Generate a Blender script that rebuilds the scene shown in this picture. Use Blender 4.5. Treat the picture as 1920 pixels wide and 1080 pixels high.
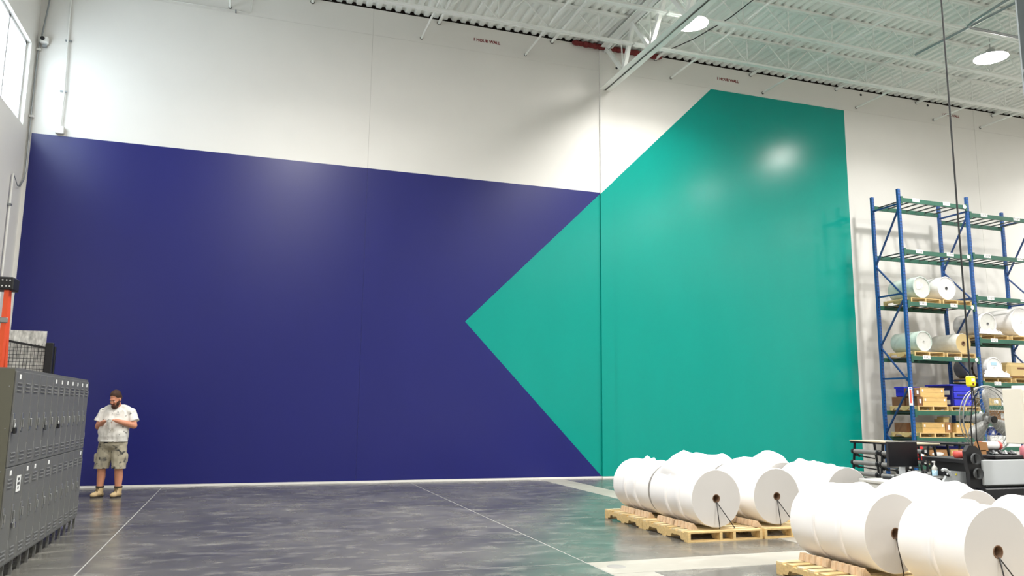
import bpy, bmesh, math, random
from mathutils import Vector, Matrix, noise
random.seed(7)
PI = math.pi
for o in list(bpy.data.objects): bpy.data.objects.remove(o, do_unlink=True)
scene = bpy.context.scene
COL = scene.collection

# ------------------------------------------------------------------ camera
YAW, PITCH, ROLL, FPX = math.radians(18.5686), math.radians(8.7210), math.radians(0.5874), 1482.84
CAM_H = 1.60
fw = Vector((math.sin(YAW)*math.cos(PITCH), math.cos(YAW)*math.cos(PITCH), math.sin(PITCH)))
rt = Vector((math.cos(YAW), -math.sin(YAW), 0)); up = rt.cross(fw)
r2 = rt*math.cos(ROLL) + up*math.sin(ROLL); u2 = -rt*math.sin(ROLL) + up*math.cos(ROLL)
cam_d = bpy.data.cameras.new('camera'); cam = bpy.data.objects.new('camera', cam_d); COL.objects.link(cam)
cam.matrix_world = Matrix(((r2.x, u2.x, -fw.x, 0), (r2.y, u2.y, -fw.y, 0), (r2.z, u2.z, -fw.z, CAM_H), (0, 0, 0, 1)))
cam_d.sensor_width = 36; cam_d.lens = FPX/1920*36; cam_d.clip_end = 300; cam_d.clip_start = .05
scene.camera = cam
# ------------------------------------------------------------------ world and exposure
scene.view_settings.view_transform = 'Standard'; scene.view_settings.look = 'None'
scene.view_settings.gamma = 1; scene.view_settings.use_curve_mapping = False
scene.view_settings.exposure = -0.08
w = bpy.data.worlds.new('sky'); scene.world = w; w.use_nodes = True
bg = w.node_tree.nodes['Background']; bg.inputs[0].default_value = (.86, .93, 1, 1); bg.inputs[1].default_value = 10.5
LAMP_W = 262.0
LAMP_COL = (1, .985, .955)
LAMP_SPREAD = math.radians(145)

# ------------------------------------------------------------------ materials
def s2l(c): c /= 255; return c/12.92 if c <= .04045 else ((c+.055)/1.055)**2.4
def rgb(r, g, b): return (s2l(r), s2l(g), s2l(b), 1)
MATS = {}
def mat(name, col, rough=.5, metal=0, spec=.5, noise_amt=0, nscale=6, bump=0, bscale=40, emit=None, estr=0, stretch=(1, 1, 1), coat=0):
    m = bpy.data.materials.new(name); m.use_nodes = True; MATS[name] = m
    nt = m.node_tree; b = nt.nodes['Principled BSDF']
    b.inputs['Base Color'].default_value = col; b.inputs['Roughness'].default_value = rough
    b.inputs['Metallic'].default_value = metal; b.inputs['Specular IOR Level'].default_value = spec
    b.inputs['Coat Weight'].default_value = coat
    if emit: b.inputs['Emission Color'].default_value = emit; b.inputs['Emission Strength'].default_value = estr
    if noise_amt or bump:
        tc = nt.nodes.new('ShaderNodeTexCoord'); mp = nt.nodes.new('ShaderNodeMapping'); mp.inputs['Scale'].default_value = stretch
        nt.links.new(tc.outputs['Object'], mp.inputs[0])
    if noise_amt:
        n = nt.nodes.new('ShaderNodeTexNoise'); n.inputs['Scale'].default_value = nscale; n.inputs['Detail'].default_value = 6
        nt.links.new(mp.outputs[0], n.inputs['Vector'])
        r = nt.nodes.new('ShaderNodeMapRange'); r.inputs['From Min'].default_value = .3; r.inputs['From Max'].default_value = .7
        r.inputs['To Min'].default_value = 1-noise_amt; r.inputs['To Max'].default_value = 1+noise_amt
        nt.links.new(n.outputs[0], r.inputs[0])
        mx = nt.nodes.new('ShaderNodeVectorMath'); mx.operation = 'SCALE'; mx.inputs[0].default_value = col[:3]
        nt.links.new(r.outputs[0], mx.inputs['Scale']); nt.links.new(mx.outputs[0], b.inputs['Base Color'])
    if bump:
        n2 = nt.nodes.new('ShaderNodeTexNoise'); n2.inputs['Scale'].default_value = bscale; n2.inputs['Detail'].default_value = 4
        nt.links.new(mp.outputs[0], n2.inputs['Vector'])
        bp = nt.nodes.new('ShaderNodeBump'); bp.inputs['Strength'].default_value = bump; bp.inputs['Distance'].default_value = .01
        nt.links.new(n2.outputs[0], bp.inputs['Height']); nt.links.new(bp.outputs[0], b.inputs['Normal'])
    return m
M = MATS
mat('wall_white', rgb(226, 224, 219), .55, spec=.35, noise_amt=.015, nscale=1.2)
mat('wall_shell', rgb(200, 198, 193), .7)
mat('blue_paint', rgb(25, 29, 104), .31, spec=.5, noise_amt=.03, nscale=1.2, bump=.02, bscale=3, stretch=(1, 1, .4))
mat('teal_paint', rgb(0, 146, 134), .24, spec=.38, noise_amt=.02, nscale=1.2, bump=.02, bscale=3, stretch=(1, 1, .4))
mat('dark_gap', rgb(26, 20, 18), .9, spec=.1)
mat('deck_white', rgb(240, 244, 240), .45, spec=.4)
mat('steel_white', rgb(238, 241, 237), .4, spec=.5)
mat('red_safing', rgb(112, 40, 40), .9, noise_amt=.3, nscale=20, bump=.5)
mat('red_letter', rgb(120, 20, 24), .6)
mat('galv', rgb(150, 154, 156), .35, metal=.6)
mat('conduit_white', rgb(220, 219, 214), .4)
mat('column_grey', rgb(150, 158, 160), .45, metal=.2)
mat('cable_black', rgb(26, 26, 28), .5)
mat('window_frame', rgb(225, 227, 228), .4)
mat('lamp_shell', rgb(190, 192, 192), .5, metal=.2)
mat('caulk', rgb(196, 194, 188), .7)
mat('rack_green', rgb(40, 92, 74), .45, noise_amt=.08, nscale=8)
mat('rack_bar', rgb(60, 68, 66), .45, metal=.3)
mat('pallet_wood', rgb(214, 184, 128), .75, noise_amt=.16, nscale=6, stretch=(1, 6, 6), bump=.15)
mat('pallet_wood_pale', rgb(226, 203, 158), .75, noise_amt=.12, nscale=6, stretch=(1, 6, 6), bump=.15)
mat('chock_wood', rgb(205, 178, 146), .8, noise_amt=.15, nscale=14)
mat('crate_wood', rgb(216, 178, 112), .7, noise_amt=.1, nscale=5, stretch=(1, 5, 8), bump=.1)
mat('cardboard', rgb(165, 120, 76), .8, noise_amt=.07, nscale=5)
mat('cardboard_dark', rgb(120, 84, 56), .85, noise_amt=.12, nscale=5)
mat('kraft', rgb(196, 172, 120), .8)
mat('paper', rgb(243, 241, 240), .75, spec=.2, bump=.04, bscale=9)
mat('paper_end_shaded', rgb(198, 195, 192), .85, spec=.1, noise_amt=.012, nscale=3)  # same paper as the body, greyed to put shade on the roll ends
mat('core_brown', rgb(112, 84, 62), .8)
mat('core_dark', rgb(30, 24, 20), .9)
mat('strap_black', rgb(28, 25, 24), .4)
mat('film_clear', rgb(206, 206, 200), .22, spec=.6, noise_amt=.06, nscale=9, bump=.35, bscale=14)
mat('film_teal', rgb(192, 207, 197), .25, spec=.6, noise_amt=.05, nscale=9, bump=.25, bscale=12)
mat('film_white', rgb(232, 230, 228), .22, spec=.6, noise_amt=.04, nscale=9, bump=.5, bscale=12)
mat('film_grey', rgb(128, 128, 130), .3, spec=.6, noise_amt=.1, nscale=9, bump=.3, bscale=12)
mat('label_white', rgb(240, 240, 238), .5)
mat('label_ink', rgb(70, 70, 72), .7)
mat('locker', rgb(104, 104, 101), .42, spec=.45, noise_amt=.02, nscale=4)
mat('locker_end', rgb(98, 97, 84), .45, spec=.4)
mat('locker_dark', rgb(46, 46, 45), .6)
mat('handle_steel', rgb(150, 151, 150), .35, metal=.7)
mat('chrome', rgb(205, 207, 208), .2, metal=1)
mat('ladder_orange', rgb(226, 84, 40), .5)
mat('black_plastic', rgb(24, 24, 27), .5)
mat('black_metal', rgb(30, 31, 34), .45, metal=.2)
mat('wire_dark', rgb(38, 40, 44), .5, metal=.3)
mat('foil', rgb(206, 206, 202), .3, metal=.35, noise_amt=.45, nscale=26, bump=1, bscale=30, stretch=(1, 1, .35))
mat('tote_blue', rgb(38, 44, 196), .4)
mat('tote_navy', rgb(24, 28, 110), .45)
mat('blue_jug', rgb(32, 64, 150), .35)
mat('yellow', rgb(236, 224, 40), .45)
mat('red_gloss', rgb(200, 34, 34), .35)
mat('red_dark', rgb(104, 24, 26), .5)
mat('beige_panel', rgb(228, 222, 206), .5)
mat('grey_panel', rgb(186, 190, 192), .5)
mat('grey_body', rgb(196, 196, 192), .5)
mat('grey_dark', rgb(78, 80, 82), .5)
mat('screen_black', rgb(16, 17, 22), .35)
mat('roller_grey', rgb(118, 118, 116), .5)
mat('fan_grey', rgb(150, 150, 148), .4, metal=.5)
mat('pink_plastic', rgb(190, 110, 120), .4)
mat('red_roll', rgb(222, 92, 84), .5)
mat('table_board', rgb(190, 176, 150), .6)
mat('liquid_blue', rgb(170, 206, 226), .2)
mat('skin', rgb(206, 142, 112), .55, noise_amt=.06, nscale=12)
mat('hair', rgb(66, 44, 32), .8, noise_amt=.3, nscale=40, bump=.6, bscale=60)
mat('eye_white', rgb(225, 220, 214), .3)
mat('eye_dark', rgb(40, 28, 22), .3)
mat('lip', rgb(170, 96, 84), .5)
mat('boot_tan', rgb(192, 168, 126), .75, noise_amt=.12, nscale=14)
mat('boot_dark', rgb(58, 50, 42), .7)
mat('sole', rgb(44, 38, 32), .8)

def splatter(name, base, stain, scale, lo, hi, stain2=None):
    m = mat(name, base, .85, spec=.2)
    nt = m.node_tree; b = nt.nodes['Principled BSDF']
    tc = nt.nodes.new('ShaderNodeTexCoord')
    prev = None
    for k, (st, sc, l, h) in enumerate([(stain, scale, lo, hi)] + ([(stain2, scale*.45, lo-.03, hi+.06)] if stain2 else [])):
        n = nt.nodes.new('ShaderNodeTexNoise'); n.inputs['Scale'].default_value = sc; n.inputs['Detail'].default_value = 3
        mp = nt.nodes.new('ShaderNodeMapping'); mp.inputs['Location'].default_value = (k*3.1, 1.7*k, .4)
        nt.links.new(tc.outputs['Object'], mp.inputs[0]); nt.links.new(mp.outputs[0], n.inputs['Vector'])
        r = nt.nodes.new('ShaderNodeMapRange'); r.inputs['From Min'].default_value = l; r.inputs['From Max'].default_value = h
        nt.links.new(n.outputs[0], r.inputs[0])
        mx = nt.nodes.new('ShaderNodeMix'); mx.data_type = 'RGBA'
        nt.links.new(r.outputs[0], mx.inputs[0])
        if prev is None: mx.inputs[6].default_value = base
        else: nt.links.new(prev, mx.inputs[6])
        mx.inputs[7].default_value = st; prev = mx.outputs[2]
    nt.links.new(prev, b.inputs['Base Color'])
    return m
splatter('shirt', rgb(232, 229, 222), rgb(110, 108, 102), 18, .63, .70, rgb(190, 184, 172))
splatter('shorts', rgb(176, 168, 148), rgb(60, 62, 66), 13, .56, .66, rgb(128, 124, 114))

def floor_mat(name, dark, light, dust, rough0, rough1, nsc=1.0):
    m = mat(name, dark, .3, spec=.5)
    nt = m.node_tree; b = nt.nodes['Principled BSDF']; L = nt.links.new
    tc = nt.nodes.new('ShaderNodeTexCoord')
    def nz(sc, det, st, off=0, dist=0):
        mp = nt.nodes.new('ShaderNodeMapping'); mp.inputs['Scale'].default_value = st; mp.inputs['Location'].default_value = (off, off*.7, 0)
        L(tc.outputs['Object'], mp.inputs[0])
        n = nt.nodes.new('ShaderNodeTexNoise'); n.inputs['Scale'].default_value = sc; n.inputs['Detail'].default_value = det
        n.inputs['Distortion'].default_value = dist; L(mp.outputs[0], n.inputs['Vector']); return n.outputs[0]
    def rng(s, a, c, d=0, e=1):
        r = nt.nodes.new('ShaderNodeMapRange'); r.inputs[1].default_value = a; r.inputs[2].default_value = c
        r.inputs[3].default_value = d; r.inputs[4].default_value = e; L(s, r.inputs[0]); return r.outputs[0]
    def mix(f, A, B):
        x = nt.nodes.new('ShaderNodeMix'); x.data_type = 'RGBA'; L(f, x.inputs[0])
        for i, v in ((6, A), (7, B)):
            if hasattr(v, 'links'): L(v, x.inputs[i])
            else: x.inputs[i].default_value = v
        return x.outputs[2]
    big = rng(nz(.55*nsc, 7, (1, 1, 1), 3, .6), .35, .68)
    c = mix(big, dark, light)
    sm = rng(nz(3.2, 8, (.7, 1.2, 1), 9, .4), .52, .78, 0, .55)
    c = mix(sm, c, dust)
    sc2 = rng(nz(9, 5, (.35, 1.3, 1), 5, .2), .64, .74, 0, .5)
    c = mix(sc2, c, dust)
    L(c, b.inputs['Base Color'])
    L(rng(nz(2.4, 6, (1, 1, 1), 1), .3, .7, rough0, rough1), b.inputs['Roughness'])
    bp = nt.nodes.new('ShaderNodeBump'); bp.inputs['Strength'].default_value = .04; bp.inputs['Distance'].default_value = .01
    L(nz(1.5, 3, (1, 1, 1), 2), bp.inputs['Height']); L(bp.outputs[0], b.inputs['Normal'])
floor_mat('concrete', rgb(82, 81, 78), rgb(112, 110, 103), rgb(163, 160, 151), .17, .31)
floor_mat('concrete_pale', rgb(146, 142, 132), rgb(162, 158, 148), rgb(188, 184, 176), .45, .6)
mat('joint_filler', rgb(170, 170, 166), .6)
mat('drain_grey', rgb(140, 138, 134), .6)

# perforated rack steel: small square holes down the post
def perforated(name, col):
    m = mat(name, col, .4, spec=.5)
    nt = m.node_tree; b = nt.nodes['Principled BSDF']; L = nt.links.new
    tc = nt.nodes.new('ShaderNodeTexCoord'); sp = nt.nodes.new('ShaderNodeSeparateXYZ'); L(tc.outputs['Object'], sp.inputs[0])
    def m1(op, a, v=None):
        n = nt.nodes.new('ShaderNodeMath'); n.operation = op; L(a, n.inputs[0])
        if v is not None:
            if hasattr(v, 'links'): L(v, n.inputs[1])
            else: n.inputs[1].default_value = v
        return n.outputs[0]
    fr = m1('FRACT', m1('MULTIPLY', sp.outputs['Z'], 12.0))
    a = m1('LESS_THAN', fr, .42)
    e = m1('GREATER_THAN', m1('ABSOLUTE', m1('SUBTRACT', m1('ABSOLUTE', sp.outputs['X']), .022)), -1)
    e2 = m1('LESS_THAN', m1('ABSOLUTE', m1('SUBTRACT', m1('ABSOLUTE', sp.outputs['X']), .022)), .009)
    f = m1('MULTIPLY', a, e2)
    mx = nt.nodes.new('ShaderNodeMix'); mx.data_type = 'RGBA'; L(f, mx.inputs[0]); mx.inputs[6].default_value = col; mx.inputs[7].default_value = rgb(20, 30, 60)
    L(mx.outputs[2], b.inputs['Base Color'])
perforated('rack_blue', rgb(32, 84, 150))
mat('rack_blue_plain', rgb(30, 68, 124), .4)

# lamp lens and window glass
ml = mat('lamp_lens', (1, 1, 1, 1), .4, emit=(1, .97, .93, 1), estr=110)
mg = bpy.data.materials.new('glass'); mg.use_nodes = True; MATS['glass'] = mg
nt = mg.node_tree; nt.nodes.clear()
o_ = nt.nodes.new('ShaderNodeOutputMaterial'); mxs = nt.nodes.new('ShaderNodeMixShader'); tr = nt.nodes.new('ShaderNodeBsdfTransparent'); gl = nt.nodes.new('ShaderNodeBsdfGlossy')
tr.inputs[0].default_value = (.93, .96, .97, 1); gl.inputs['Roughness'].default_value = .02; mxs.inputs[0].default_value = .07
nt.links.new(tr.outputs[0], mxs.inputs[1]); nt.links.new(gl.outputs[0], mxs.inputs[2]); nt.links.new(mxs.outputs[0], o_.inputs[0])

# ------------------------------------------------------------------ mesh builder
class MB:
    def __init__(s): s.v = []; s.f = []; s.m = []; s.sm = []
    def add(s, vs, fs, mi=0, smooth=False, mtx=None):
        k = len(s.v)
        s.v += [tuple(mtx @ Vector(p)) if mtx else tuple(p) for p in vs]
        for f in fs: s.f.append(tuple(i+k for i in f)); s.m.append(mi); s.sm.append(smooth)
        return s
    def box(s, x0, x1, y0, y1, z0, z1, mi=0, mtx=None):
        vs = [(x, y, z) for x in (x0, x1) for y in (y0, y1) for z in (z0, z1)]
        return s.add(vs, [(0, 1, 3, 2), (4, 6, 7, 5), (0, 4, 5, 1), (2, 3, 7, 6), (0, 2, 6, 4), (1, 5, 7, 3)], mi, False, mtx)
    def cbox(s, x0, x1, y0, y1, z0, z1, c=.01, mi=0, mtx=None):
        """box with chamfered vertical and horizontal edges"""
        bm = bmesh.new(); bmesh.ops.create_cube(bm, size=1)
        for v in bm.verts: v.co = Vector(((x0+x1)/2+v.co.x*(x1-x0), (y0+y1)/2+v.co.y*(y1-y0), (z0+z1)/2+v.co.z*(z1-z0)))
        bmesh.ops.bevel(bm, geom=bm.edges[:], offset=c, segments=1, affect='EDGES')
        bm.verts.index_update()
        vs = [v.co[:] for v in bm.verts]; fs = [[v.index for v in f.verts] for f in bm.faces]; bm.free()
        return s.add(vs, fs, mi, False, mtx)
    def bar(s, p, q, wx, wz, mi=0, upv=(0, 0, 1)):
        """rectangular bar from p to q"""
        p = Vector(p); q = Vector(q); d = (q-p).normalized(); u = Vector(upv)
        if abs(d.dot(u)) > .98: u = Vector((0, 1, 0))
        a = d.cross(u).normalized()*wx/2; b = a.cross(d).normalized()*wz/2
        vs = [p-a-b, p+a-b, p+a+b, p-a+b, q-a-b, q+a-b, q+a+b, q-a+b]
        return s.add(vs, [(3, 2, 1, 0), (4, 5, 6, 7), (0, 1, 5, 4), (1, 2, 6, 5), (2, 3, 7, 6), (3, 0, 4, 7)], mi)
    def cyl(s, p, q, r0, r1=None, n=12, mi=0, cap=True, smooth=True):
        r1 = r0 if r1 is None else r1
        p = Vector(p); q = Vector(q); d = (q-p).normalized(); u = Vector((0, 0, 1)) if abs(d.z) < .95 else Vector((1, 0, 0))
        a = d.cross(u).normalized(); b = a.cross(d).normalized()
        vs = []
        for c, r in ((p, r0), (q, r1)):
            for i in range(n): t = 2*PI*i/n; vs.append(c+a*(r*math.cos(t))+b*(r*math.sin(t)))
        s.add(vs, [(i, (i+1) % n, n+(i+1) % n, n+i) for i in range(n)], mi, smooth)
        if cap: s.add(vs, [tuple(range(n-1, -1, -1)), tuple(range(n, 2*n))], mi)
        return s
    def tube(s, pts, r, n=8, mi=0, cap=True):
        pts = [Vector(p) for p in pts]; vs = []; fs = []; ref = None
        for i, p in enumerate(pts):
            d = (pts[min(i+1, len(pts)-1)]-pts[max(i-1, 0)]).normalized()
            if ref is None: ref = Vector((0, 0, 1)) if abs(d.z) < .9 else Vector((1, 0, 0))
            a = d.cross(ref).normalized(); b = a.cross(d).normalized(); ref = b
            rr = r[i] if isinstance(r, (list, tuple)) else r
            for k in range(n): t = 2*PI*k/n; vs.append(p+a*(rr*math.cos(t))+b*(rr*math.sin(t)))
        for i in range(len(pts)-1):
            for k in range(n): fs.append((i*n+k, i*n+(k+1) % n, (i+1)*n+(k+1) % n, (i+1)*n+k))
        s.add(vs, fs, mi, True)
        if cap: s.add(vs, [tuple(range(n-1, -1, -1)), tuple(range((len(pts)-1)*n, len(pts)*n))], mi)
        return s
    def lathe(s, prof, n=32, axis='z', mi=0, smooth=True, c=(0, 0, 0), closed=False):
        """prof: list of (r, h)"""
        vs = []
        for r, h in prof:
            for i in range(n):
                t = 2*PI*i/n; x, y = r*math.cos(t), r*math.sin(t)
                p = (x, y, h) if axis == 'z' else ((x, h, y) if axis == 'y' else (h, x, y))
                vs.append((p[0]+c[0], p[1]+c[1], p[2]+c[2]))
        fs = []
        m_ = len(prof)
        for j in range(m_ if closed else m_-1):
            for i in range(n):
                a, b2 = j*n, ((j+1) % m_)*n
                fs.append((a+i, a+(i+1) % n, b2+(i+1) % n, b2+i))
        return s.add(vs, fs, mi, smooth)
    def torus(s, R, r, c=(0, 0, 0), axis='y', n=40, k=6, mi=0):
        return s.lathe([(R+r*math.cos(2*PI*j/k), r*math.sin(2*PI*j/k)) for j in range(k)], n, axis, mi, True, c, True)
    def prism(s, poly, h0, h1, plane='xz', mi=0):
        """extrude 2D polygon; plane xz -> along y, xy -> along z, yz -> along x"""
        def P(a, b, h): return (a, h, b) if plane == 'xz' else ((a, b, h) if plane == 'xy' else (h, a, b))
        n = len(poly)
        vs = [P(a, b, h0) for a, b in poly]+[P(a, b, h1) for a, b in poly]
        return s.add(vs, [tuple(range(n)), tuple(range(2*n-1, n-1, -1))]+[(i, n+i, n+(i+1) % n, (i+1) % n) for i in range(n)], mi)
    def ell(s, c, r, mi=0, mtx=None, nu=20, nv=12):
        vs = [(c[0], c[1], c[2]+r[2])]; fs = []
        for j in range(1, nv):
            ph = PI*j/nv
            for i in range(nu): t = 2*PI*i/nu; vs.append((c[0]+r[0]*math.sin(ph)*math.cos(t), c[1]+r[1]*math.sin(ph)*math.sin(t), c[2]+r[2]*math.cos(ph)))
        vs.append((c[0], c[1], c[2]-r[2])); last = len(vs)-1
        for i in range(nu): fs.append((0, 1+i, 1+(i+1) % nu)); fs.append((last, 1+(nv-2)*nu+(i+1) % nu, 1+(nv-2)*nu+i))
        for j in range(nv-2):
            for i in range(nu): fs.append((1+j*nu+i, 1+(j+1)*nu+i, 1+(j+1)*nu+(i+1) % nu, 1+j*nu+(i+1) % nu))
        return s.add(vs, fs, mi, True, mtx)
    def cap(s, p, q, r0, r1, n=14):
        """tapered capsule (for remeshed bodies)"""
        s.cyl(p, q, r0, r1, n); s.ell(p, (r0,)*3, nu=n, nv=8); s.ell(q, (r1,)*3, nu=n, nv=8); return s
    def mesh(s, name, mats):
        me = bpy.data.meshes.new(name); me.from_pydata(s.v, [], s.f)
        if not isinstance(mats, (list, tuple)): mats = [mats]
        for x in mats: me.materials.append(M[x])
        me.polygons.foreach_set('material_index', s.m); me.polygons.foreach_set('use_smooth', s.sm)
        me.validate(); me.update()
        bm = bmesh.new(); bm.from_mesh(me); bmesh.ops.recalc_face_normals(bm, faces=bm.faces[:]); bm.to_mesh(me); bm.free()
        return me
    def build(s, name, mats, parent=None, loc=(0, 0, 0), rot=(0, 0, 0)):
        return link(name, s.mesh(name, mats), parent, loc, rot)
def link(name, me, parent=None, loc=(0, 0, 0), rot=(0, 0, 0)):
    o = bpy.data.objects.new(name, me); COL.objects.link(o); o.location = loc; o.rotation_euler = rot
    if parent: o.parent = parent
    return o
def thing(name, label, cat, loc=(0, 0, 0), rz=0, group=None):
    o = bpy.data.objects.new(name, None); COL.objects.link(o); o.location = loc; o.rotation_euler = (0, 0, rz); o.empty_display_size = .1
    return tag(o, label, cat, group)
def tag(o, label, cat, group=None):
    o['label'] = label; o['category'] = cat
    if group: o['group'] = group
    return o
def struct(o): o['kind'] = 'structure'; return o
def copy_tree(o, parent=None):
    c = o.copy(); COL.objects.link(c); c.parent = parent
    for ch in o.children: copy_tree(ch, c)
    return c
def text_mesh(body, size, matname, depth=.001, align='CENTER', bold=0):
    cu = bpy.data.curves.new('lettering', 'FONT'); cu.body = body; cu.size = size; cu.extrude = depth; cu.offset = bold
    cu.align_x = align; cu.align_y = 'CENTER'; cu.resolution_u = 2
    ob = bpy.data.objects.new('tmp_text', cu); COL.objects.link(ob)
    dg = bpy.context.evaluated_depsgraph_get()
    me = bpy.data.meshes.new_from_object(ob.evaluated_get(dg)); bpy.data.objects.remove(ob); me.materials.clear(); me.materials.append(M[matname])
    return me
def remeshed(mb, name, matname, voxel, smooth=4, cuts=(), parent=None, wrinkle=0):
    me = mb.mesh(name+'_raw', matname); ob = bpy.data.objects.new('tmp_remesh', me); COL.objects.link(ob)
    md = ob.modifiers.new('r', 'REMESH'); md.mode = 'VOXEL'; md.voxel_size = voxel; md.use_smooth_shade = True
    if smooth: ms = ob.modifiers.new('s', 'SMOOTH'); ms.factor = .5; ms.iterations = smooth
    dg = bpy.context.evaluated_depsgraph_get()
    m2 = bpy.data.meshes.new_from_object(ob.evaluated_get(dg)); bpy.data.objects.remove(ob)
    bm = bmesh.new(); bm.from_mesh(m2)
    if wrinkle:
        bm.normal_update()
        ds = [(v, v.normal*wrinkle*(noise.noise(v.co*9)+.6*noise.noise(Vector((v.co.x*22, v.co.y*22, v.co.z*12))))) for v in bm.verts]
        for v, d in ds: v.co += d
    for co, no in cuts:
        g = bm.verts[:]+bm.edges[:]+bm.faces[:]
        res = bmesh.ops.bisect_plane(bm, geom=g, plane_co=co, plane_no=no, clear_outer=True)
        ed = [e for e in res['geom_cut'] if isinstance(e, bmesh.types.BMEdge)]
        if ed: bmesh.ops.holes_fill(bm, edges=ed)
    for f in bm.faces: f.smooth = True
    bm.to_mesh(m2); bm.free()
    m2.materials.clear(); m2.materials.append(M[matname])
    return link(name, m2, parent)
# ================================================================== STRUCTURE
WY = 17.6; WX = -4.41; ZD = 10.95           # mural wall plane, window wall plane, underside of roof deck
J1, P0, P1, XR, YF = 2.405, 8.22, 8.565, 34.0, -17.0
# ---- floor: slab bays with joints, infill bands
floor = struct(MB().box(WX-.3, XR+.3, YF-.3, WY+.3, -.3, -.06).build('floor', 'concrete'))
xs = [WX, -1.41, 3.556, 8.52, 13.5, 18.5, 23.5, 28.5, XR]
ys = [YF, -11, -5.5, 0, 3.0, 8.02, 13.25, WY]
holes = [(3.556, XR, 7.40, 8.02), (3.556, 4.02, 3.0, 7.40), (6.62, 7.2, 8.02, WY)]
def cut_rects(r, h):
    x0, x1, y0, y1 = r; a, b, c, d = h
    if a >= x1 or b <= x0 or c >= y1 or d <= y0: return [r]
    out = []
    if y0 < c: out.append((x0, x1, y0, c))
    if y1 > d: out.append((x0, x1, d, y1))
    m0, m1 = max(y0, c), min(y1, d)
    if x0 < a: out.append((x0, a, m0, m1))
    if x1 > b: out.append((b, x1, m0, m1))
    return out
G = .007
for i in range(len(xs)-1):
    for j in range(len(ys)-1):
        rs = [(xs[i], xs[i+1], ys[j], ys[j+1])]
        for h in holes: rs = [q for r in rs for q in cut_rects(r, h)]
        mb = MB()
        for (a, b, c, d) in rs: mb.box(a+G, b-G, c+G, d-G, -.06, 0)
        if mb.v: mb.build('concrete_slab', 'concrete', floor)
for (a, b, c, d) in holes: MB().box(a+G, b-G, c+G, d-G, -.06, .0005).build('concrete_infill', 'concrete_pale', floor)
MB().box(WX, XR, YF, WY, -.06, -.0015).build('joint_filler', 'joint_filler', floor)
MB().lathe([(0, .001), (0, .006), (.085, .006), (.1, .001)], 24, c=(3.77, 7.74, 0)).build('cleanout_cover', 'drain_grey', floor)
# ---- mural wall
wall = struct(MB().box(WX-.3, XR+.3, WY+.03, WY+.4, -.3, 11.3).build('wall_back', 'dark_gap'))
def panel(x0, x1, z0, z1): MB().box(x0, x1, WY, WY+.04, z0, z1).build('wall_panel', 'wall_white', wall)
g = .004
for a, b in ((WX, J1-g), (J1+g, P0), (P1, 20.9-g), (20.9+g, 28), (28+2*g, XR)):
    panel(a, b, 0, 10.25); panel(a, b, 10.253, 10.90)
pil = struct(MB().box(P0, P1, WY-.05, WY+.04, 0, 10.80).build('trim_1', 'wall_white'))
MB().box(J1-g, J1+g, WY+.006, WY+.035, 7.012, 10.9).build('caulk_joint', 'caulk', wall); MB().box(J1-g, J1+g, WY+.006, WY+.035, 0, 7.012).build('caulk_joint', 'blue_paint', wall)
MB().box(20.9-g, 20.9+g, WY+.006, WY+.035, 0, 10.9).build('caulk_joint', 'caulk', wall); MB().box(28, 28+2*g, WY+.006, WY+.035, 0, 10.9).build('caulk_joint', 'caulk', wall)
TIP, BLB, TT, TR = (4.775, 3.595), (8.213, .045), (11.54, 10.233), (15.955, 10.22)
BT = 7.01
sl = (TT[1]-TIP[1])/(TT[0]-TIP[0])
xb = TIP[0]+(BT-TIP[1])/sl
blue = [(-4.335, .045), BLB, TIP, (xb, BT), (-4.335, BT)]
teal = [TIP, BLB, (TR[0], .045), TR, TT]
def clipx(poly, x, keep_less):
    out = []
    for i in range(len(poly)):
        p, q = poly[i], poly[(i+1) % len(poly)]
        ip = (p[0] <= x) if keep_less else (p[0] >= x); iq = (q[0] <= x) if keep_less else (q[0] >= x)
        if ip: out.append(p)
        if ip != iq: t = (x-p[0])/(q[0]-p[0]); out.append((x, p[1]+t*(q[1]-p[1])))
    return out
def paint(name, poly, y, matn): MB().prism(poly, y-.004, y+.002).build(name, matn, wall)
paint('blue_paint', clipx(blue, J1-g, True), WY, 'blue_paint')
paint('blue_paint', clipx(clipx(blue, J1+g, False), P0, True), WY, 'blue_paint')
paint('teal_paint', clipx(teal, P0, True), WY, 'teal_paint')
MB().prism(clipx(clipx(teal, P0-.003, False), P1+.003, True), WY-.054, WY-.004).build('teal_paint', 'teal_paint', pil)
paint('teal_paint', clipx(teal, P1, False), WY, 'teal_paint')
MB().box(WX, XR, WY-.012, WY, 0, .04).build('base_strip', 'wall_white', wall)
tm = text_mesh('1 HOUR WALL', .105, 'red_letter', bold=.004)
for x, z in ((5.19, 10.55), (12.08, 10.565), (19.97, 10.60)):
    link('stencil_lettering', tm, wall, (x, WY-.002, z), (PI/2, 0, 0))
# anchor holes left in the wall
for x, z in ((13.2, 10.35), (19.28, 10.37), (21.14, 10.35), (16.6, 10.78), (19.1, 10.80), (9.15, 10.52), (8.72, 10.40)):
    MB().cyl((x, WY-.012, z), (x, WY+.01, z), .035, n=10).build('anchor_plug', 'black_plastic', wall)
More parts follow.
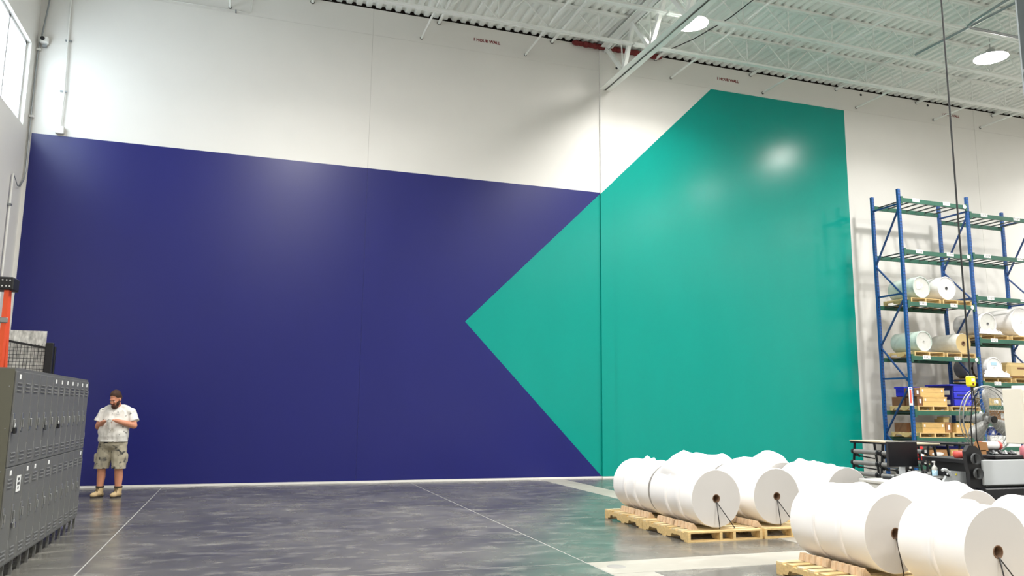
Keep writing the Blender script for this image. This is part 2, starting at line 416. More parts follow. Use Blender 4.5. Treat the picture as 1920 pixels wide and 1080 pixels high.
# ---- window wall
W0, W1, WZ0, WZ1 = 12.35, 17.22, 7.04, 8.76
wl = struct(MB().box(WX-.25, WX, YF, WY+.03, -.1, WZ0).box(WX-.25, WX, YF, WY+.03, WZ1, 11.3).box(WX-.25, WX, YF, W0, WZ0, WZ1).box(WX-.25, WX, W1, WY+.03, WZ0, WZ1).build('wall_left', 'wall_white'))
win = bpy.data.objects.new('window_1', None); COL.objects.link(win); struct(win); win.location = (WX, W0, WZ0)
wy = [0, 1.2, 2.42, 3.64, W1-W0]; hz = WZ1-WZ0
fr = MB().box(-.16, -.08, 0, W1-W0, 0, .06).box(-.16, -.08, 0, W1-W0, hz-.06, hz)
for i, y in enumerate(wy): a = max(0, min(W1-W0-.08, y-.04)); fr.box(-.16, -.08, a, a+.08, 0, hz)
fr.build('window_frame', 'window_frame', win)
for i in range(4): MB().box(-.125, -.119, wy[i]+.02, wy[i+1]-.02, .05, hz-.05).build('pane', 'glass', win)
struct(MB().box(XR, XR+.25, YF, WY, -.1, 11.3).build('wall_right', 'wall_shell'))
struct(MB().box(WX-.25, XR+.25, YF-.25, YF, -.1, 11.3).build('wall_front', 'wall_shell'))
# ---- roof deck: trapezoid flutes running towards the mural wall
mb = MB(); p = .23; n = int((XR-WX+.5)/p)+1; prof = []
for i in range(n):
    x = WX-.25+i*p; prof += [(x, ZD), (x+.105, ZD), (x+.135, ZD+.06), (x+.20, ZD+.06)]
vs = [(x, y, z) for y in (YF-.25, WY+.05) for x, z in prof]; k = len(prof)
mb.add(vs, [(i, i+1, k+i+1, k+i) for i in range(k-1)])
mb.box(WX-.3, XR+.3, YF-.3, WY+.4, ZD+.09, ZD+.25)
struct(mb.build('ceiling', 'deck_white'))
# ---- girder beside the pilaster
gx = 8.36
gd = thing('joist_girder', 'deep white steel truss girder bearing on the pilaster in the mural wall', 'girder', (gx, WY-.05, 9.72))
def ang(mb, x, y0, y1, z0, z1, side, up_):
    t = .012
    mb.box(min(x, x+side*.15), max(x, x+side*.15), y0, y1, z0 if up_ else z1-t, z0+t if up_ else z1)
    mb.box(min(x, x+side*t), max(x, x+side*t), y0, y1, z0, z1)
LY = -27
for nm, z0, z1, up_ in (('bottom_chord', 0, .11, True), ('top_chord', 1.0, 1.13, False)):
    for sd in (-1, 1):
        mb = MB(); ang(mb, sd*.015, LY, 0, z0, z1, sd, up_); mb.build(nm, 'steel_white', gd)
zb, zt = .06, 1.06
botY = [-1.05, -2.4, -4.0, -5.6, -7.2, -8.8]; topY = [-.15, -1.6, -3.2, -4.8, -6.4, -8.0]
wm = []
for i in range(6):
    wm.append((topY[i], zt, botY[i], zb, .085)); 
    if i < 5: wm.append((botY[i], zb, topY[i+1], zt, .09))
    if i < 5: wm.append((botY[i], zb, (topY[i]+topY[i+1])/2-.05, zt, .025))
for a, z0, b, z1, wd in wm:
    MB().bar((0, a, z0), (0, b, z1), wd*1.1, wd, upv=(1, 0, 0)).build('web_member', 'steel_white', gd)
# ---- open web joists parallel to the mural wall
webm = MB().bar((0, 0, 0), (.62, 0, .62), .022, .022, upv=(0, 1, 0)).mesh('web_member', 'steel_white')
webm2 = MB().bar((0, 0, .62), (.62, 0, 0), .022, .022, upv=(0, 1, 0)).mesh('web_member', 'steel_white')
webv = MB().bar((0, 0, 0), (0, 0, .62), .022, .022, upv=(0, 1, 0)).mesh('web_member', 'steel_white')
rows = ['first', 'second', 'third', 'fourth', 'fifth', 'sixth']
for r in range(6):
    y = 16.0-1.615*r
    for s_, (x0, x1) in enumerate(((WX, gx-.02), (gx+.02, 21.1), (21.12, XR))):
        if r > 3 and s_ == 0: continue
        wh = ('between window wall and girder', 'between girder and pallet racks', 'beyond the pallet racks')[s_]
        j = thing('roof_joist', f'white open-web roof joist, {rows[r]} row from mural wall, {wh}', 'joist', (x0, y, ZD-.70))
        L_ = x1-x0
        MB().box(0, L_, -.075, -.006, .655, .70).box(0, L_, .006, .075, .655, .70).build('top_chord', 'steel_white', j)
        MB().box(0, L_, -.065, -.006, 0, .045).box(0, L_, .006, .065, 0, .045).build('bottom_chord', 'steel_white', j)
        if r < 4 and s_ < 2:
            nn = int(L_/1.24)
            for i in range(nn):
                link('web_member', webm2, j, (.1+i*1.24, 0, .04)); link('web_member', webm, j, (.1+i*1.24+.62, 0, .04)); link('web_member', webv, j, (.1+i*1.24+.62, 0, .04))
# ---- bridging pipes
for x in (-1.95, 1.0, 3.98, 6.91, 9.86, 12.82, 15.71, 18.67, 21.67):
    o = thing('bridging_pipe', 'thick white bridging pipe running under the roof deck into the mural wall', 'pipe', (x, WY, 10.82), group='upper bridging pipes')
    MB().cyl((0, -.001, 0), (0, -9.2, 0), .04, n=10).build('pipe', 'steel_white', o)
    MB().torus(.043, .008, (0, -.012, 0), n=14).build('collar', 'black_plastic', o)
for x in (-.76, 3.56, 6.2, 10.31, 13.2, 16.4, 19.28, 21.14):
    o = thing('bridging_pipe', 'thin white bridging pipe at joist bottom chord level ending in the mural wall', 'pipe', (x, WY, 10.36), group='lower bridging pipes')
    MB().cyl((0, -.001, 0), (0, -9.2, 0), .026, n=10).build('pipe', 'steel_white', o)
    MB().torus(.03, .008, (0, -.012, 0), n=14).build('collar', 'black_plastic', o)
# ---- red fire safing at wall top
mb = MB(); x = 7.55
while x < 9.95:
    h_ = random.uniform(.06, .09); mb.ell((x, WY-.09, 10.86), (.13, .07, h_), nu=10, nv=6); x += .13
tag(mb.build('fire_safing', 'red_safing'), 'lumpy dark red fire safing packed along wall top by the girder', 'fire safing')
# ---- high bay lamps
lens_me = MB().lathe([(0, -.015), (.2, -.02), (.37, 0)], 32).mesh('lens', 'lamp_lens')
shell_me = MB().lathe([(.375, -.004), (.38, .01), (.30, .06), (.12, .09), (.10, .2), (.06, .23), (0, .23)], 32).mesh('housing', 'lamp_shell')
rod_me = MB().cyl((0, 0, .22), (0, 0, .74), .008, n=6).mesh('hanger', 'galv')
lamp_d = bpy.data.lights.new('high_bay', 'AREA'); lamp_d.shape = 'DISK'; lamp_d.size = .6; lamp_d.energy = LAMP_W; lamp_d.color = LAMP_COL; lamp_d.spread = LAMP_SPREAD
for x in (1.2, 9.07, 16.85, 24.7, 31.5):
    for jy, y in enumerate((14.3, 9.4, 4.6, -.2, -5.0, -10)):
        if x == 1.2 and jy == 0: y = 12.5  # unseen lamp, put in farther from the mural wall to brighten it softly
        if x == 9.07: y = (14.53, 9.8)[jy] if jy < 2 else y
        if x == 16.85: y = (13.58, 8.9)[jy] if jy < 2 else y
        lb = 'round glowing high bay lamp hung from the joists over the far hall'
        if jy == 0 and x == 9.07: lb = 'round glowing high bay lamp beside the white truss girder'
        if jy == 0 and x == 16.85: lb = 'round glowing high bay lamp above the pallet rack beside grey conduits'
        o = thing('high_bay_lamp', lb, 'lamp', (x, y, 10.21), group='high bay lamps of the far hall' if 'far hall' in lb else None)
        link('lens', lens_me, o); link('housing', shell_me, o); link('hanger', rod_me, o)
        l_ = bpy.data.objects.new('lamp_light', lamp_d); COL.objects.link(l_); l_.parent = o; l_.location = (0, 0, -.03)
# ---- steel column under the girder, conduits and cables overhead
o = thing('steel_column', 'tall grey steel column standing under the truss girder', 'column', (8.42, 6.15, 0))
MB().box(-.15, .15, -.15, -.13, .02, 9.715).box(-.15, .15, .13, .15, .02, 9.715).box(-.01, .01, -.13, .13, .02, 9.715).build('shaft', 'column_grey', o)
MB().box(-.22, .22, -.22, .22, 0, .02).build('base_plate', 'column_grey', o)
MB().cbox(-.19, -.15, -.10, .10, 5.2, 5.5, .01).build('junction_box', 'galv', o)
tag(MB().tube([(14.5, 13.6, 9.93), (14.51, 12.69, 9.93), (14.52, 11.1, 9.93), (14.54, 6, 9.93)], .03).build('conduit', 'galv'), 'straight grey metal conduit pipe under the roof joists', 'conduit')
tag(MB().tube([(14.0, 6, 9.85), (14.13, 11.0, 9.85), (14.26, 11.85, 9.85), (14.32, 12.0, 9.85), (14.46, 12.05, 9.85), (15.78, 12.04, 9.85), (19, 12.0, 9.85)], .03).build('conduit', 'galv'), 'grey conduit pipe bending at a right angle under roof joists', 'conduit')
tag(MB().tube([(10.07, 11.5, 10.86), (10.07, 13.63, 10.5), (9.99, 14.37, 10.44), (9.9, 14.75, 10.42), (9.8, 15.64, 10.47), (9.77, 16.44, 10.62), (9.81, 17.2, 10.84)], .012, 6).build('power_cable', 'cable_black'), 'black power cable sagging under the roof beside the lamp', 'cable')
# ---- small fittings on the window side of the mural wall
o = thing('conduit', 'white conduit dropping to a junction box on top of the blue paint', 'conduit', (-3.84, WY-.02, 7.03))
MB().tube([(-.03, -.03, 3.9), (-.03, -.03, 2.9), (.02, -.03, .8), (.01, -.03, .15)], .018).build('pipe', 'conduit_white', o)
MB().cbox(-.07, .09, -.09, 0, .0, .16, .012).build('junction_box', 'conduit_white', o)
for z in (.9, 2.0): MB().box(-.06, .06, -.04, 0, z, z+.03).build('clip', 'galv', o)
o = thing('conduit', 'grey conduit running down the corner beside the window', 'conduit', (-4.37, WY-.05, 5.9))
MB().tube([(.14, 0, 4.98), (.11, 0, 3.9), (.05, 0, 3.25), (.0, 0, 2.8), (.0, 0, 1.4), (.01, 0, .3), (.0, -.05, .1), (-.015, -.2, -.07)], .016).build('pipe', 'galv', o)
for z in (1.42, 2.85): MB().box(-.03, .05, -.03, .05, z, z+.04).build('clip', 'conduit_white', o)
o = thing('security_camera', 'small white boxy camera with dark lens mounted by the corner', 'camera', (-4.26, WY-.02, 8.95))
MB().cbox(-.075, .075, -.15, -.03, -.06, .08, .015).build('housing', 'conduit_white', o)
MB().cyl((-.02, -.175, .02), (-.02, -.149, .02), .04, n=16).build('lens', 'black_plastic', o)
MB().box(-.04, .04, -.05, 0, -.12, -.03).build('bracket', 'galv', o)
o = thing('conduit', 'white conduit standing on the window wall with a cable looping from its top', 'conduit', (WX+.01, 16.8, .0))
MB().tube([(.03, -.02, .0), (.03, -.02, 5.88), (.03, .02, 5.93)], .02).build('pipe', 'conduit_white', o)
MB().tube([(.03, .02, 5.93), (.04, .12, 5.86), (.035, .33, 5.78), (.035, .52, 5.82), (.03, .63, 5.96)], .008, 6).build('cable', 'galv', o)
for z in (3.0, 5.3): MB().box(0, .06, -.06, .02, z, z+.04).build('clip', 'galv', o)
o = thing('conduit', 'white conduit running level below the deck and turning up to it', 'conduit', (-.3, WY-.02, 10.28))
MB().tube([(-3.45, -.04, 0), (-.06, -.04, 0), (-.01, -.04, .02), (0, -.04, .08), (0, -.04, .66)], .016).build('pipe', 'conduit_white', o)
for x in (-.35, -2.2): MB().box(x, x+.03, -.06, 0, -.04, .02).build('clip', 'galv', o)
# ================================================================== PALLETS AND PAPER ROLLS
def pallet_parts(L, W, H=.125):
    """stringers run along y (length L), boards across x (width W)"""
    P = {}
    zt = H-.018; zb = .016
    # notched stringer profile in y,z
    pr = [(0, zb), (L*.13, zb)]
    for c in (.25, .75):
        a = L*c-.13; b = L*c+.13
        pr += [(a, zb), (a+.03, zb+.045), (b-.03, zb+.045), (b, zb)]
    pr += [(L, zb), (L, zt), (0, zt)]
    pr = [pr[0]]+pr[2:]
    P['stringer'] = MB().prism(pr, 0, .038, 'yz').mesh('stringer', 'pallet_wood')
    for nm, m_, w_ in (('deck_board', 'pallet_wood_pale', .098), ('deck_board2', 'pallet_wood', .098), ('wide', 'pallet_wood', .14)):
        P[nm] = MB().box(0, W, 0, w_, zt, H).mesh('deck_board', m_)
    P['bottom'] = MB().box(0, W, 0, .1, 0, zb).mesh('bottom_board', 'pallet_wood')
    P['dim'] = (L, W)
    return P
PBIG = pallet_parts(1.185, 1.08); PBIG2 = pallet_parts(1.185, .96); PR = pallet_parts(.95, 1.0)
def pallet(P, x, y, z, label, group=None, ns=4, rz=0):
    L, W = P['dim']
    o = thing('wooden_pallet', label, 'pallet', (x, y, z), rz, group)
    sx = [0, W*.42, W*.6, W-.038] if ns == 4 else [0, (W-.038)/2, W-.038]
    for a in sx: link('stringer', P['stringer'], o, (a, 0, 0))
    nb = 8; step = (L-.098)/(nb-1)
    for i in range(nb): link('deck_board', P['deck_board' if i % 3 else 'deck_board2'], o, (0, i*step, 0))
    for b in (0, (L-.1)/2, L-.1): link('bottom_board', P['bottom'], o, (0, b, 0))
    return o
PH = .125
G1 = [(5.29, 8.85, PBIG, 'wooden pallet under the front paper roll nearest the blue wall corner row'), (5.29, 10.045, PBIG, 'wooden pallet under the rear roll of the row beside the open floor'),
      (6.42, 8.87, PBIG2, 'wooden pallet under the front roll of the middle back row'), (6.42, 10.06, PBIG2, 'wooden pallet under the rear roll of the middle back row'),
      (7.42, 8.87, PBIG2, 'wooden pallet under the front roll beside the grey machine base'), (7.42, 10.06, PBIG2, 'wooden pallet under the rear roll of the row behind the machine'),
      (5.17, 5.79, PBIG, 'wooden pallet under the paper roll with the pale floor band around it'), (5.17, 4.59, PBIG, 'wooden pallet under the large roll with brown core ring'),
      (6.32, 5.79, PBIG2, 'wooden pallet under the crumpled roll in front of the black machine plate'), (6.32, 4.59, PBIG2, 'wooden pallet under the roll beside the brown core roll')]
for x, y, P, lb in G1: pallet(P, x, y, 0, lb, ns=4)

def wrap_shell(R, y0, y1, seed, lip=.012, n=56, m=10, wob=.012):
    """paper sheet around the roll between y0 and y1, edges wavy and lifted a little"""
    vs, fs = [], []
    for j in range(m+1):
        t = j/m
        for i in range(n):
            a = 2*PI*i/n
            wv = noise.noise(Vector((math.cos(a)*1.6, math.sin(a)*1.6, seed)))
            yy = y0+(y1-y0)*t + (wob*wv*1.5 if j == 0 else 0)
            e = math.exp(-(t/.12)**2)*lip*(.5+1.0*max(0, noise.noise(Vector((math.cos(a)*2.5, math.sin(a)*2.5, seed+7)))+.25))*max(0, min(1, (math.sin(a)+.92)/.4))
            rip = .0035*noise.noise(Vector((math.cos(a)*5, yy*7, math.sin(a)*5+seed)))
            r = R+e+rip
            vs.append((r*math.cos(a), yy, r*math.sin(a)))
    for j in range(m):
        for i in range(n): fs.append((j*n+i, j*n+(i+1) % n, (j+1)*n+(i+1) % n, (j+1)*n+i))
    # turn the front edge down to the body so that the sheet reads as having thickness
    k = len(vs)
    for i in range(n): a = 2*PI*i/n; vs.append(((R-.008)*math.cos(a), vs[i][1], (R-.008)*math.sin(a)))
    for i in range(n): fs.append((i, k+i, k+(i+1) % n, (i+1) % n))
    return MB().add(vs, fs, 0, True)
def flap(R, y0, y1, a0, a1, peaks, seed, n=26, m=18):
    """loose crumpled outer sheet standing up from the roll: peaks = (angle, y, height, width_a, width_y)"""
    vs, fs = [], []
    for thick in (0, 1):
        for j in range(m+1):
            for i in range(n+1):
                a = a0+(a1-a0)*i/n; y = y0+(y1-y0)*j/m
                h = .004
                for pa, py, ph, wa, wy_ in peaks:
                    d = max(0, 1-math.hypot((a-pa)/wa, (y-py)/wy_))
                    h += ph*(d**1.15)
                wn = max(0, min(1, (y-y0)/.10, (y1-y)/.06, (i+.001)/3, (n-i+.001)/3)); h += .010*noise.noise(Vector((a*6, y*9, seed)))+.022*abs(noise.noise(Vector((a*3.1+y*4, y*5-a*2, seed+4))))*(1 if h > .02 else .3)
                h = -.022+(max(.002, h)+.022)*wn - thick*.0015
                vs.append(((R+h)*math.cos(a), y, (R+h)*math.sin(a)))
    q = (m+1)*(n+1)
    for t in (0, 1):
        for j in range(m):
            for i in range(n):
                b = t*q+j*(n+1)+i; fs.append((b, b+1, b+n+2, b+n+1))
    for i in range(n): fs.append((i, i+1, q+i+1, q+i)); b = m*(n+1); fs.append((b+i, b+i+1, q+b+i+1, q+b+i))
    return MB().add(vs, fs, 0, True)
core_me = MB().lathe([(.044, .25), (.044, -.003), (.053, -.003), (.053, .02)], 24, 'y').mesh('core', 'core_brown')
coreb = MB().lathe([(0, .25), (.045, .25)], 24, 'y').mesh('core_shadow_plug', 'core_dark')  # dark disc closing the bore, standing in for the shade inside it
def roll(x, y, L, R, label, seams, flaps=(), strap=True, seed=0, lean=0):
    zc = PH+R+.024
    o = thing('paper_roll', label, 'paper roll', (x, y, zc), lean, 'white paper rolls on wooden pallets')
    # body with a bore
    n = 64
    pr = [(.05, 0), (R-.006, 0), (R, .006), (R, L-.006), (R-.006, L), (.05, L)]
    mb = MB()
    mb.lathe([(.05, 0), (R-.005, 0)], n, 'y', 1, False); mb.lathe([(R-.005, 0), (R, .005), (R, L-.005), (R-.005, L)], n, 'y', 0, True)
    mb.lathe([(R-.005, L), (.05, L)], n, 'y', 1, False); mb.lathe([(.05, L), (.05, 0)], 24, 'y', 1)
    mb.build('paper_body', ['paper', 'paper_end_shaded'], o)
    link('core', core_me, o)
    link('bore_shadow', coreb, o)
    for k, s_ in enumerate(seams):
        wrap_shell(R+.006+.007*k, s_, L-.004, seed+k*3.3, lip=.026).build('wrap_sheet', 'paper', o)
    for k, (y0, y1, a0, a1, pk) in enumerate(flaps):
        flap(R+.016, y0, y1, a0, a1, pk, seed+k).build('loose_wrap', 'paper', o)
    if strap:
        for dx in (-.015, .20):
            MB().tube([(.0, .12, -.04), (0, -.008, -.045), (dx, -.085, -R+.006), (dx, -.07, -R-.003)], .006, 6).build('strap', 'strap_black', o)
    return o
T = PI/2     # top of the roll
R_ = .358
roll(5.77, 8.95, 1.07, R_, 'white paper roll with tall tent of loose wrap, strapped core, beside open floor', [.30, .62],
     [(.34, 1.03, T-.85, T+.95, [(T+.05, .72, .19, 1.0, .42), (T-.55, .6, .10, .5, .4)])], True, 1)
roll(5.77, 10.1, 1.06, R_, 'white paper roll on far end of pallets beside open floor', [.36, .66],
     [(.5, .8, T-.3, T+.35, [(T+.05, .62, .05, .14, .12), (T-.2, .6, .02, .3, .2)])], False, 2)
roll(6.72, 9.0, 1.02, R_, 'strapped white paper roll in the middle back row with crumpled peak', [.4],
     [(.2, 1.0, T-.8, T+.8, [(T+.1, .85, .05, .5, .3)])], True, 3)
roll(6.72, 10.1, 1.06, R_, 'white paper roll with rumpled loose top sheet behind the strapped middle roll', [.45],
     [(.02, 1.03, T-.9, T+.9, [(T+.2, .72, .085, .6, .35), (T-.2, .22, .09, .55, .3), (T, .45, .05, .8, .4)])], False, 4)
roll(7.83, 8.95, 1.05, R_, 'white paper roll with wavy wrap beside the grey machine base', [.35, .62],
     [(.35, 1.0, T-.6, T+.7, [(T+.15, .5, .03, .3, .15), (T+.1, .92, .05, .35, .16), (T-.1, .7, .02, .3, .2)])], False, 5)
roll(7.67, 10.1, 1.06, R_, 'white paper roll with sharp paper peak in front of the teal wall', [.5],
     [(.05, 1.03, T-.9, T+.8, [(T+.1, .36, .13, .8, .3), (T-.3, .2, .06, .5, .3)])], False, 6)
roll(5.76, 6.0, 1.02, R_, 'wide white paper roll wrapped in three sheets on pallet nearest pale floor band', [.30, .66],
     [(.3, .98, T-.7, T+.5, [(T-.1, .42, .05, .4, .25), (T-.25, .2, .04, .35, .2)])], True, 7)
roll(5.82, 5.0, .67, R_, 'short white paper roll with brown core ring and black strap', [.30], (), True, 8)
roll(6.85, 6.08, 1.05, R_, 'white paper roll with crumpled cover in front of black machine plate', [.4],
     [(.1, 1.03, T-.9, T+.8, [(T+.1, .70, .12, .8, .35), (T+.1, .18, .06, .6, .22)])], False, 9)
roll(6.77, 4.98, .66, R_, 'short white paper roll beside the brown core ring roll', [.25], (), False, 10)
# chocks wedged under the roll sides
cm = MB()
for i in range(5): cm.cyl((-.005, i*.084+.042, .0), (.0, i*.084+.042, .072), .047, .036, 8, smooth=False)
cm.prism([(-.03, 0), (.06, 0), (.06, .02), (.02, .06), (-.015, .06)], 0, .42, 'xz')
chock_me = cm.mesh('wooden_chock', 'chock_wood')
for rx, lb in ((5.77, 'scalloped wooden chock wedged against rolls beside the open floor'), (6.72, 'scalloped wooden chock wedged under the middle back row of rolls'), (5.76, 'scalloped wooden chock wedged under the three-sheet roll')):
    for cy in ((9.02, 9.48, 10.12, 10.58) if lb.find('three') < 0 else (6.08, 6.54)):
        tag(link('wooden_chock', chock_me, None, (rx-.30, cy, PH)), lb, 'chock', lb.split('against ')[-1].split('under ')[-1]+' chocks')
# ================================================================== PALLET RACK
RX = [16.2, 18.57, 20.97]; RYF, RYR = 16.07, 17.0
rack = thing('pallet_rack', 'tall blue and green steel pallet rack standing against the white wall', 'pallet rack', (RX[0], RYF, 0))
post_me = MB().box(-.04, .04, -.035, .035, 0, 7.5).mesh('upright', 'rack_blue')
foot_me = MB().box(-.07, .07, -.07, .07, 0, .012).mesh('foot_plate', 'rack_blue_plain')
DR = RYR-RYF
LEV = [[7.26, 5.86, 4.48, 3.07, 1.67, .99, .32], [7.06, 5.91, 4.75, 3.60, 2.44, 1.83, 1.40, .74]]
for i, x in enumerate(RX):
    for y in (0, DR):
        u = link('upright', post_me, rack, (x-RX[0], y, 0)); link('foot_plate', foot_me, u)
    zz = [.25, 1.05, 2.35, 3.35, 4.6, 5.55, 7.0]
    for k in range(len(zz)-1):
        a, b = (0, DR) if k % 2 == 0 else (DR, 0)
        MB().bar((x-RX[0], a, zz[k]), (x-RX[0], b, zz[k+1]), .03, .045, upv=(1, 0, 0)).build('brace', 'rack_blue_plain', rack)
    for z in (.2, 2.5, 4.7, 7.1): MB().bar((x-RX[0], 0, z), (x-RX[0], DR, z), .03, .045).build('brace', 'rack_blue_plain', rack)
barm = MB().box(-.02, .02, .03, DR-.03, -.05, -.025).mesh('cross_bar', 'rack_bar')
for b in (0, 1):
    x0, x1 = RX[b]-RX[0]+.04, RX[b+1]-RX[0]-.04
    bmF = MB().box(0, x1-x0, -.045, .005, -.11, 0).box(-.002, .06, -.052, -.03, -.16, .04).box(x1-x0-.06, x1-x0+.002, -.052, -.03, -.16, .04).mesh('beam', 'rack_green')
    bmR = MB().box(0, x1-x0, -.005, .045, -.11, 0).mesh('beam', 'rack_green')
    for k, z in enumerate(LEV[b]):
        link('beam', bmF, rack, (x0, 0, z)); link('beam', bmR, rack, (x0, DR, z))
        for i in range(7): link('cross_bar', barm, rack, (x0+(i+.5)*(x1-x0)/7, 0, z))
        if k < (4 if b == 0 else 5):
            code = f'01{"RQ"[b]}{5-k}'
            for fx in (.22, .68) if b == 0 else (.22, .74):
                pl = MB().box(-.12, .12, -.05, -.046, -.075, .02).build('location_label', 'label_white', rack, (x0+fx*(x1-x0), 0, z))
                link('lettering', text_mesh(code, .085, 'label_ink', .0005), pl, (0, -.0507, -.028), (PI/2, 0, 0))
        if b == 0 and k < 5:
            MB().lathe([(0, 0), (.05, 0), (.06, .006)], 16, 'y', c=(0, 0, 0)).build('oval_badge', 'label_white', rack, (x1-.09, -.054, z-.05))
# capacity sign on the front post
sg = thing('capacity_sign', 'narrow white vertical sign with red print on the rack post', 'sign', (16.13, RYF-.045, 1.80))
MB().box(-.06, .06, -.006, 0, 0, .46).build('plate', 'label_white', sg)
MB().box(-.028, .028, -.008, -.006, .06, .40).build('red_print', 'red_roll', sg)
MB().box(-.035, .035, -.008, -.006, .42, .445).build('blue_print', 'tote_blue', sg)
# ---- pallets on the rack
def rp(x, z, lb): return pallet(PR, x, RYF+.02, z, lb, ns=3)
for x, z, lb in ((16.42, 4.48, 'pallet on rack under the teal tinted wrapped roll'), (17.50, 4.48, 'pallet on rack under the glossy white roll'),
                 (16.42, 3.07, 'pallet on rack under the clear wrapped roll'), (17.50, 3.07, 'pallet on rack under the kraft ended roll'),
                 (16.42, 1.67, 'pallet on rack under two stacked wooden crates'), (17.52, 1.67, 'pallet on rack under the blue bulk bin'),
                 (16.42, .99, 'pallet on rack under crate and small cartons'), (17.52, .99, 'pallet on rack under the slanted crate'),
                 (16.42, .32, 'pallet on lowest rack level under the wrapped carton'), (17.50, .32, 'pallet on lowest rack level under the crate with blue tray'),
                 (18.72, 3.60, 'pallet on rack under the bagged film roll'), (19.84, 3.60, 'pallet on rack under the large pale bagged roll'),
                 (18.72, 2.44, 'pallet on rack under the white roll with blue print'), (19.84, 2.44, 'pallet on rack under the kraft drum')): rp(x, z, lb)
RH = .125
def film_roll(x, z, R, L, body, end, label, core='core_brown', cr=.04, y=RYF+.05, lab=False, rim=True, tilt=0):
    o = thing('wrapped_roll', label, 'film roll', (x, y, z+RH+R), tilt)
    mb = MB(); n = 40
    mb.lathe([(R-.01, 0), (R, .01), (R*1.005, L*.3), (R*.99, L*.6), (R, L-.01), (R-.01, L)], n, 'y', 0)
    mb.lathe([(cr, .004), (R-.03, .004), (R-.01, 0)], n, 'y', 1); mb.lathe([(R-.01, L), (0, L)], n, 'y', 1)
    mb.build('roll_body', [body, end], o)
    if rim: MB().torus(R-.012, .014, (0, 0, 0), n=40).build('rim', body, o)
    MB().lathe([(0, .1), (cr*.6, .1), (cr*.6, -.006), (cr, -.006), (cr, .006)], 20, 'y').build('core', core, o)
    if lab:
        MB().box(-R*.55, -R*.1, -.004, .002, -.05, .14).build('label', 'label_white', o)
        MB().box(.0, .07, -.004, .002, .02, .09).build('label', 'label_white', o)
    return o
film_roll(16.82, 4.48, .29, .86, 'film_teal', 'film_clear', 'teal tinted clear wrapped roll with paper labels on rack', 'label_white', .035, lab=True)
film_roll(17.68, 4.48, .315, .86, 'film_white', 'film_white', 'glossy white wrapped roll with grey core hole on rack', 'grey_dark', .045)
film_roll(16.78, 3.07, .27, .86, 'film_teal', 'film_clear', 'clear film wrapped roll with shiny end beside kraft ended roll', 'film_clear', .03)
film_roll(18.13, 3.07, .265, .86, 'film_clear', 'kraft', 'clear banded roll with tan kraft end and brown core', 'core_brown', .065, lab=False, rim=False)
film_roll(19.05, 3.60, .30, .86, 'film_white', 'film_clear', 'film roll in shiny crumpled clear bag on rack', 'film_grey', .04)
film_roll(20.28, 3.60, .40, .86, 'film_white', 'film_white', 'large pale bagged roll with red rim tape on rack', 'label_white', .04)
film_roll(19.15, 2.44, .28, .42, 'film_white', 'film_white', 'white bagged roll with blue print on rack', 'label_white', .03)
film_roll(18.93, 2.44, .27, .38, 'film_grey', 'film_grey', 'dark grey wrapped roll with black core hole behind rack post', 'core_dark', .05, y=RYF+.53)
# kraft drum lying on its side
o = thing('kraft_drum', 'tan kraft paper sack bundle with brown slot on rack', 'bundle', (20.15, RYF+.1, 2.44+RH))
MB().cbox(-.42, .42, 0, .7, 0, .44, .08).build('sack', 'kraft', o); MB().box(-.1, .3, -.004, .01, .26, .31).build('slot', 'cardboard_dark', o)
MB().tube([(-.4, -.005, .05), (.4, -.005, .04)], .012).build('seam', 'cardboard_dark', o)
# bag skirts draped on pallets
def bag(x, z, w, h, label):
    n, m = 14, 6; vs, fs = [], []
    for j in range(m+1):
        for i in range(n+1):
            t = i/n-.5; s_ = j/m
            vs.append((w*t*(1+.35*(1-s_)), -.02-.06*(1-s_)+.05*noise.noise(Vector((i*.9, j*.8, x))), h*s_*(1+.5*noise.noise(Vector((i*.5, 0, x+9))))+.02*s_*noise.noise(Vector((i*1.3, j*.7, x+3)))))
    k = len(vs); vs += [(a, b+.012, c) for a, b, c in vs]
    for q in (0, k):
        for j in range(m):
            for i in range(n): b = q+j*(n+1)+i; fs.append((b, b+1, b+n+2, b+n+1))
    for i in range(n): fs.append((i, i+1, k+i+1, k+i)); b = m*(n+1); fs.append((b+i, b+i+1, k+b+i+1, k+b+i))
    for j in range(m): b = j*(n+1); fs.append((b, b+n+1, k+b+n+1, k+b)); b += n; fs.append((b, b+n+1, k+b+n+1, k+b))
    tag(MB().add(vs, fs, 0, True).build('plastic_bag', 'film_white', None, (x, RYF+.03, z+RH+.01)), label, 'plastic bag')
bag(19.05, 3.60, .66, .13, 'crumpled clear plastic bag skirt below the bagged film roll')
bag(19.15, 2.44, .74, .17, 'crumpled white plastic bag skirt below the blue print roll')
MB().box(-.1, .1, -.004, .003, .06, .14).build('blue_print', 'liquid_blue', next(q for q in bpy.data.objects if q.get('label', '').startswith('white bagged roll')))
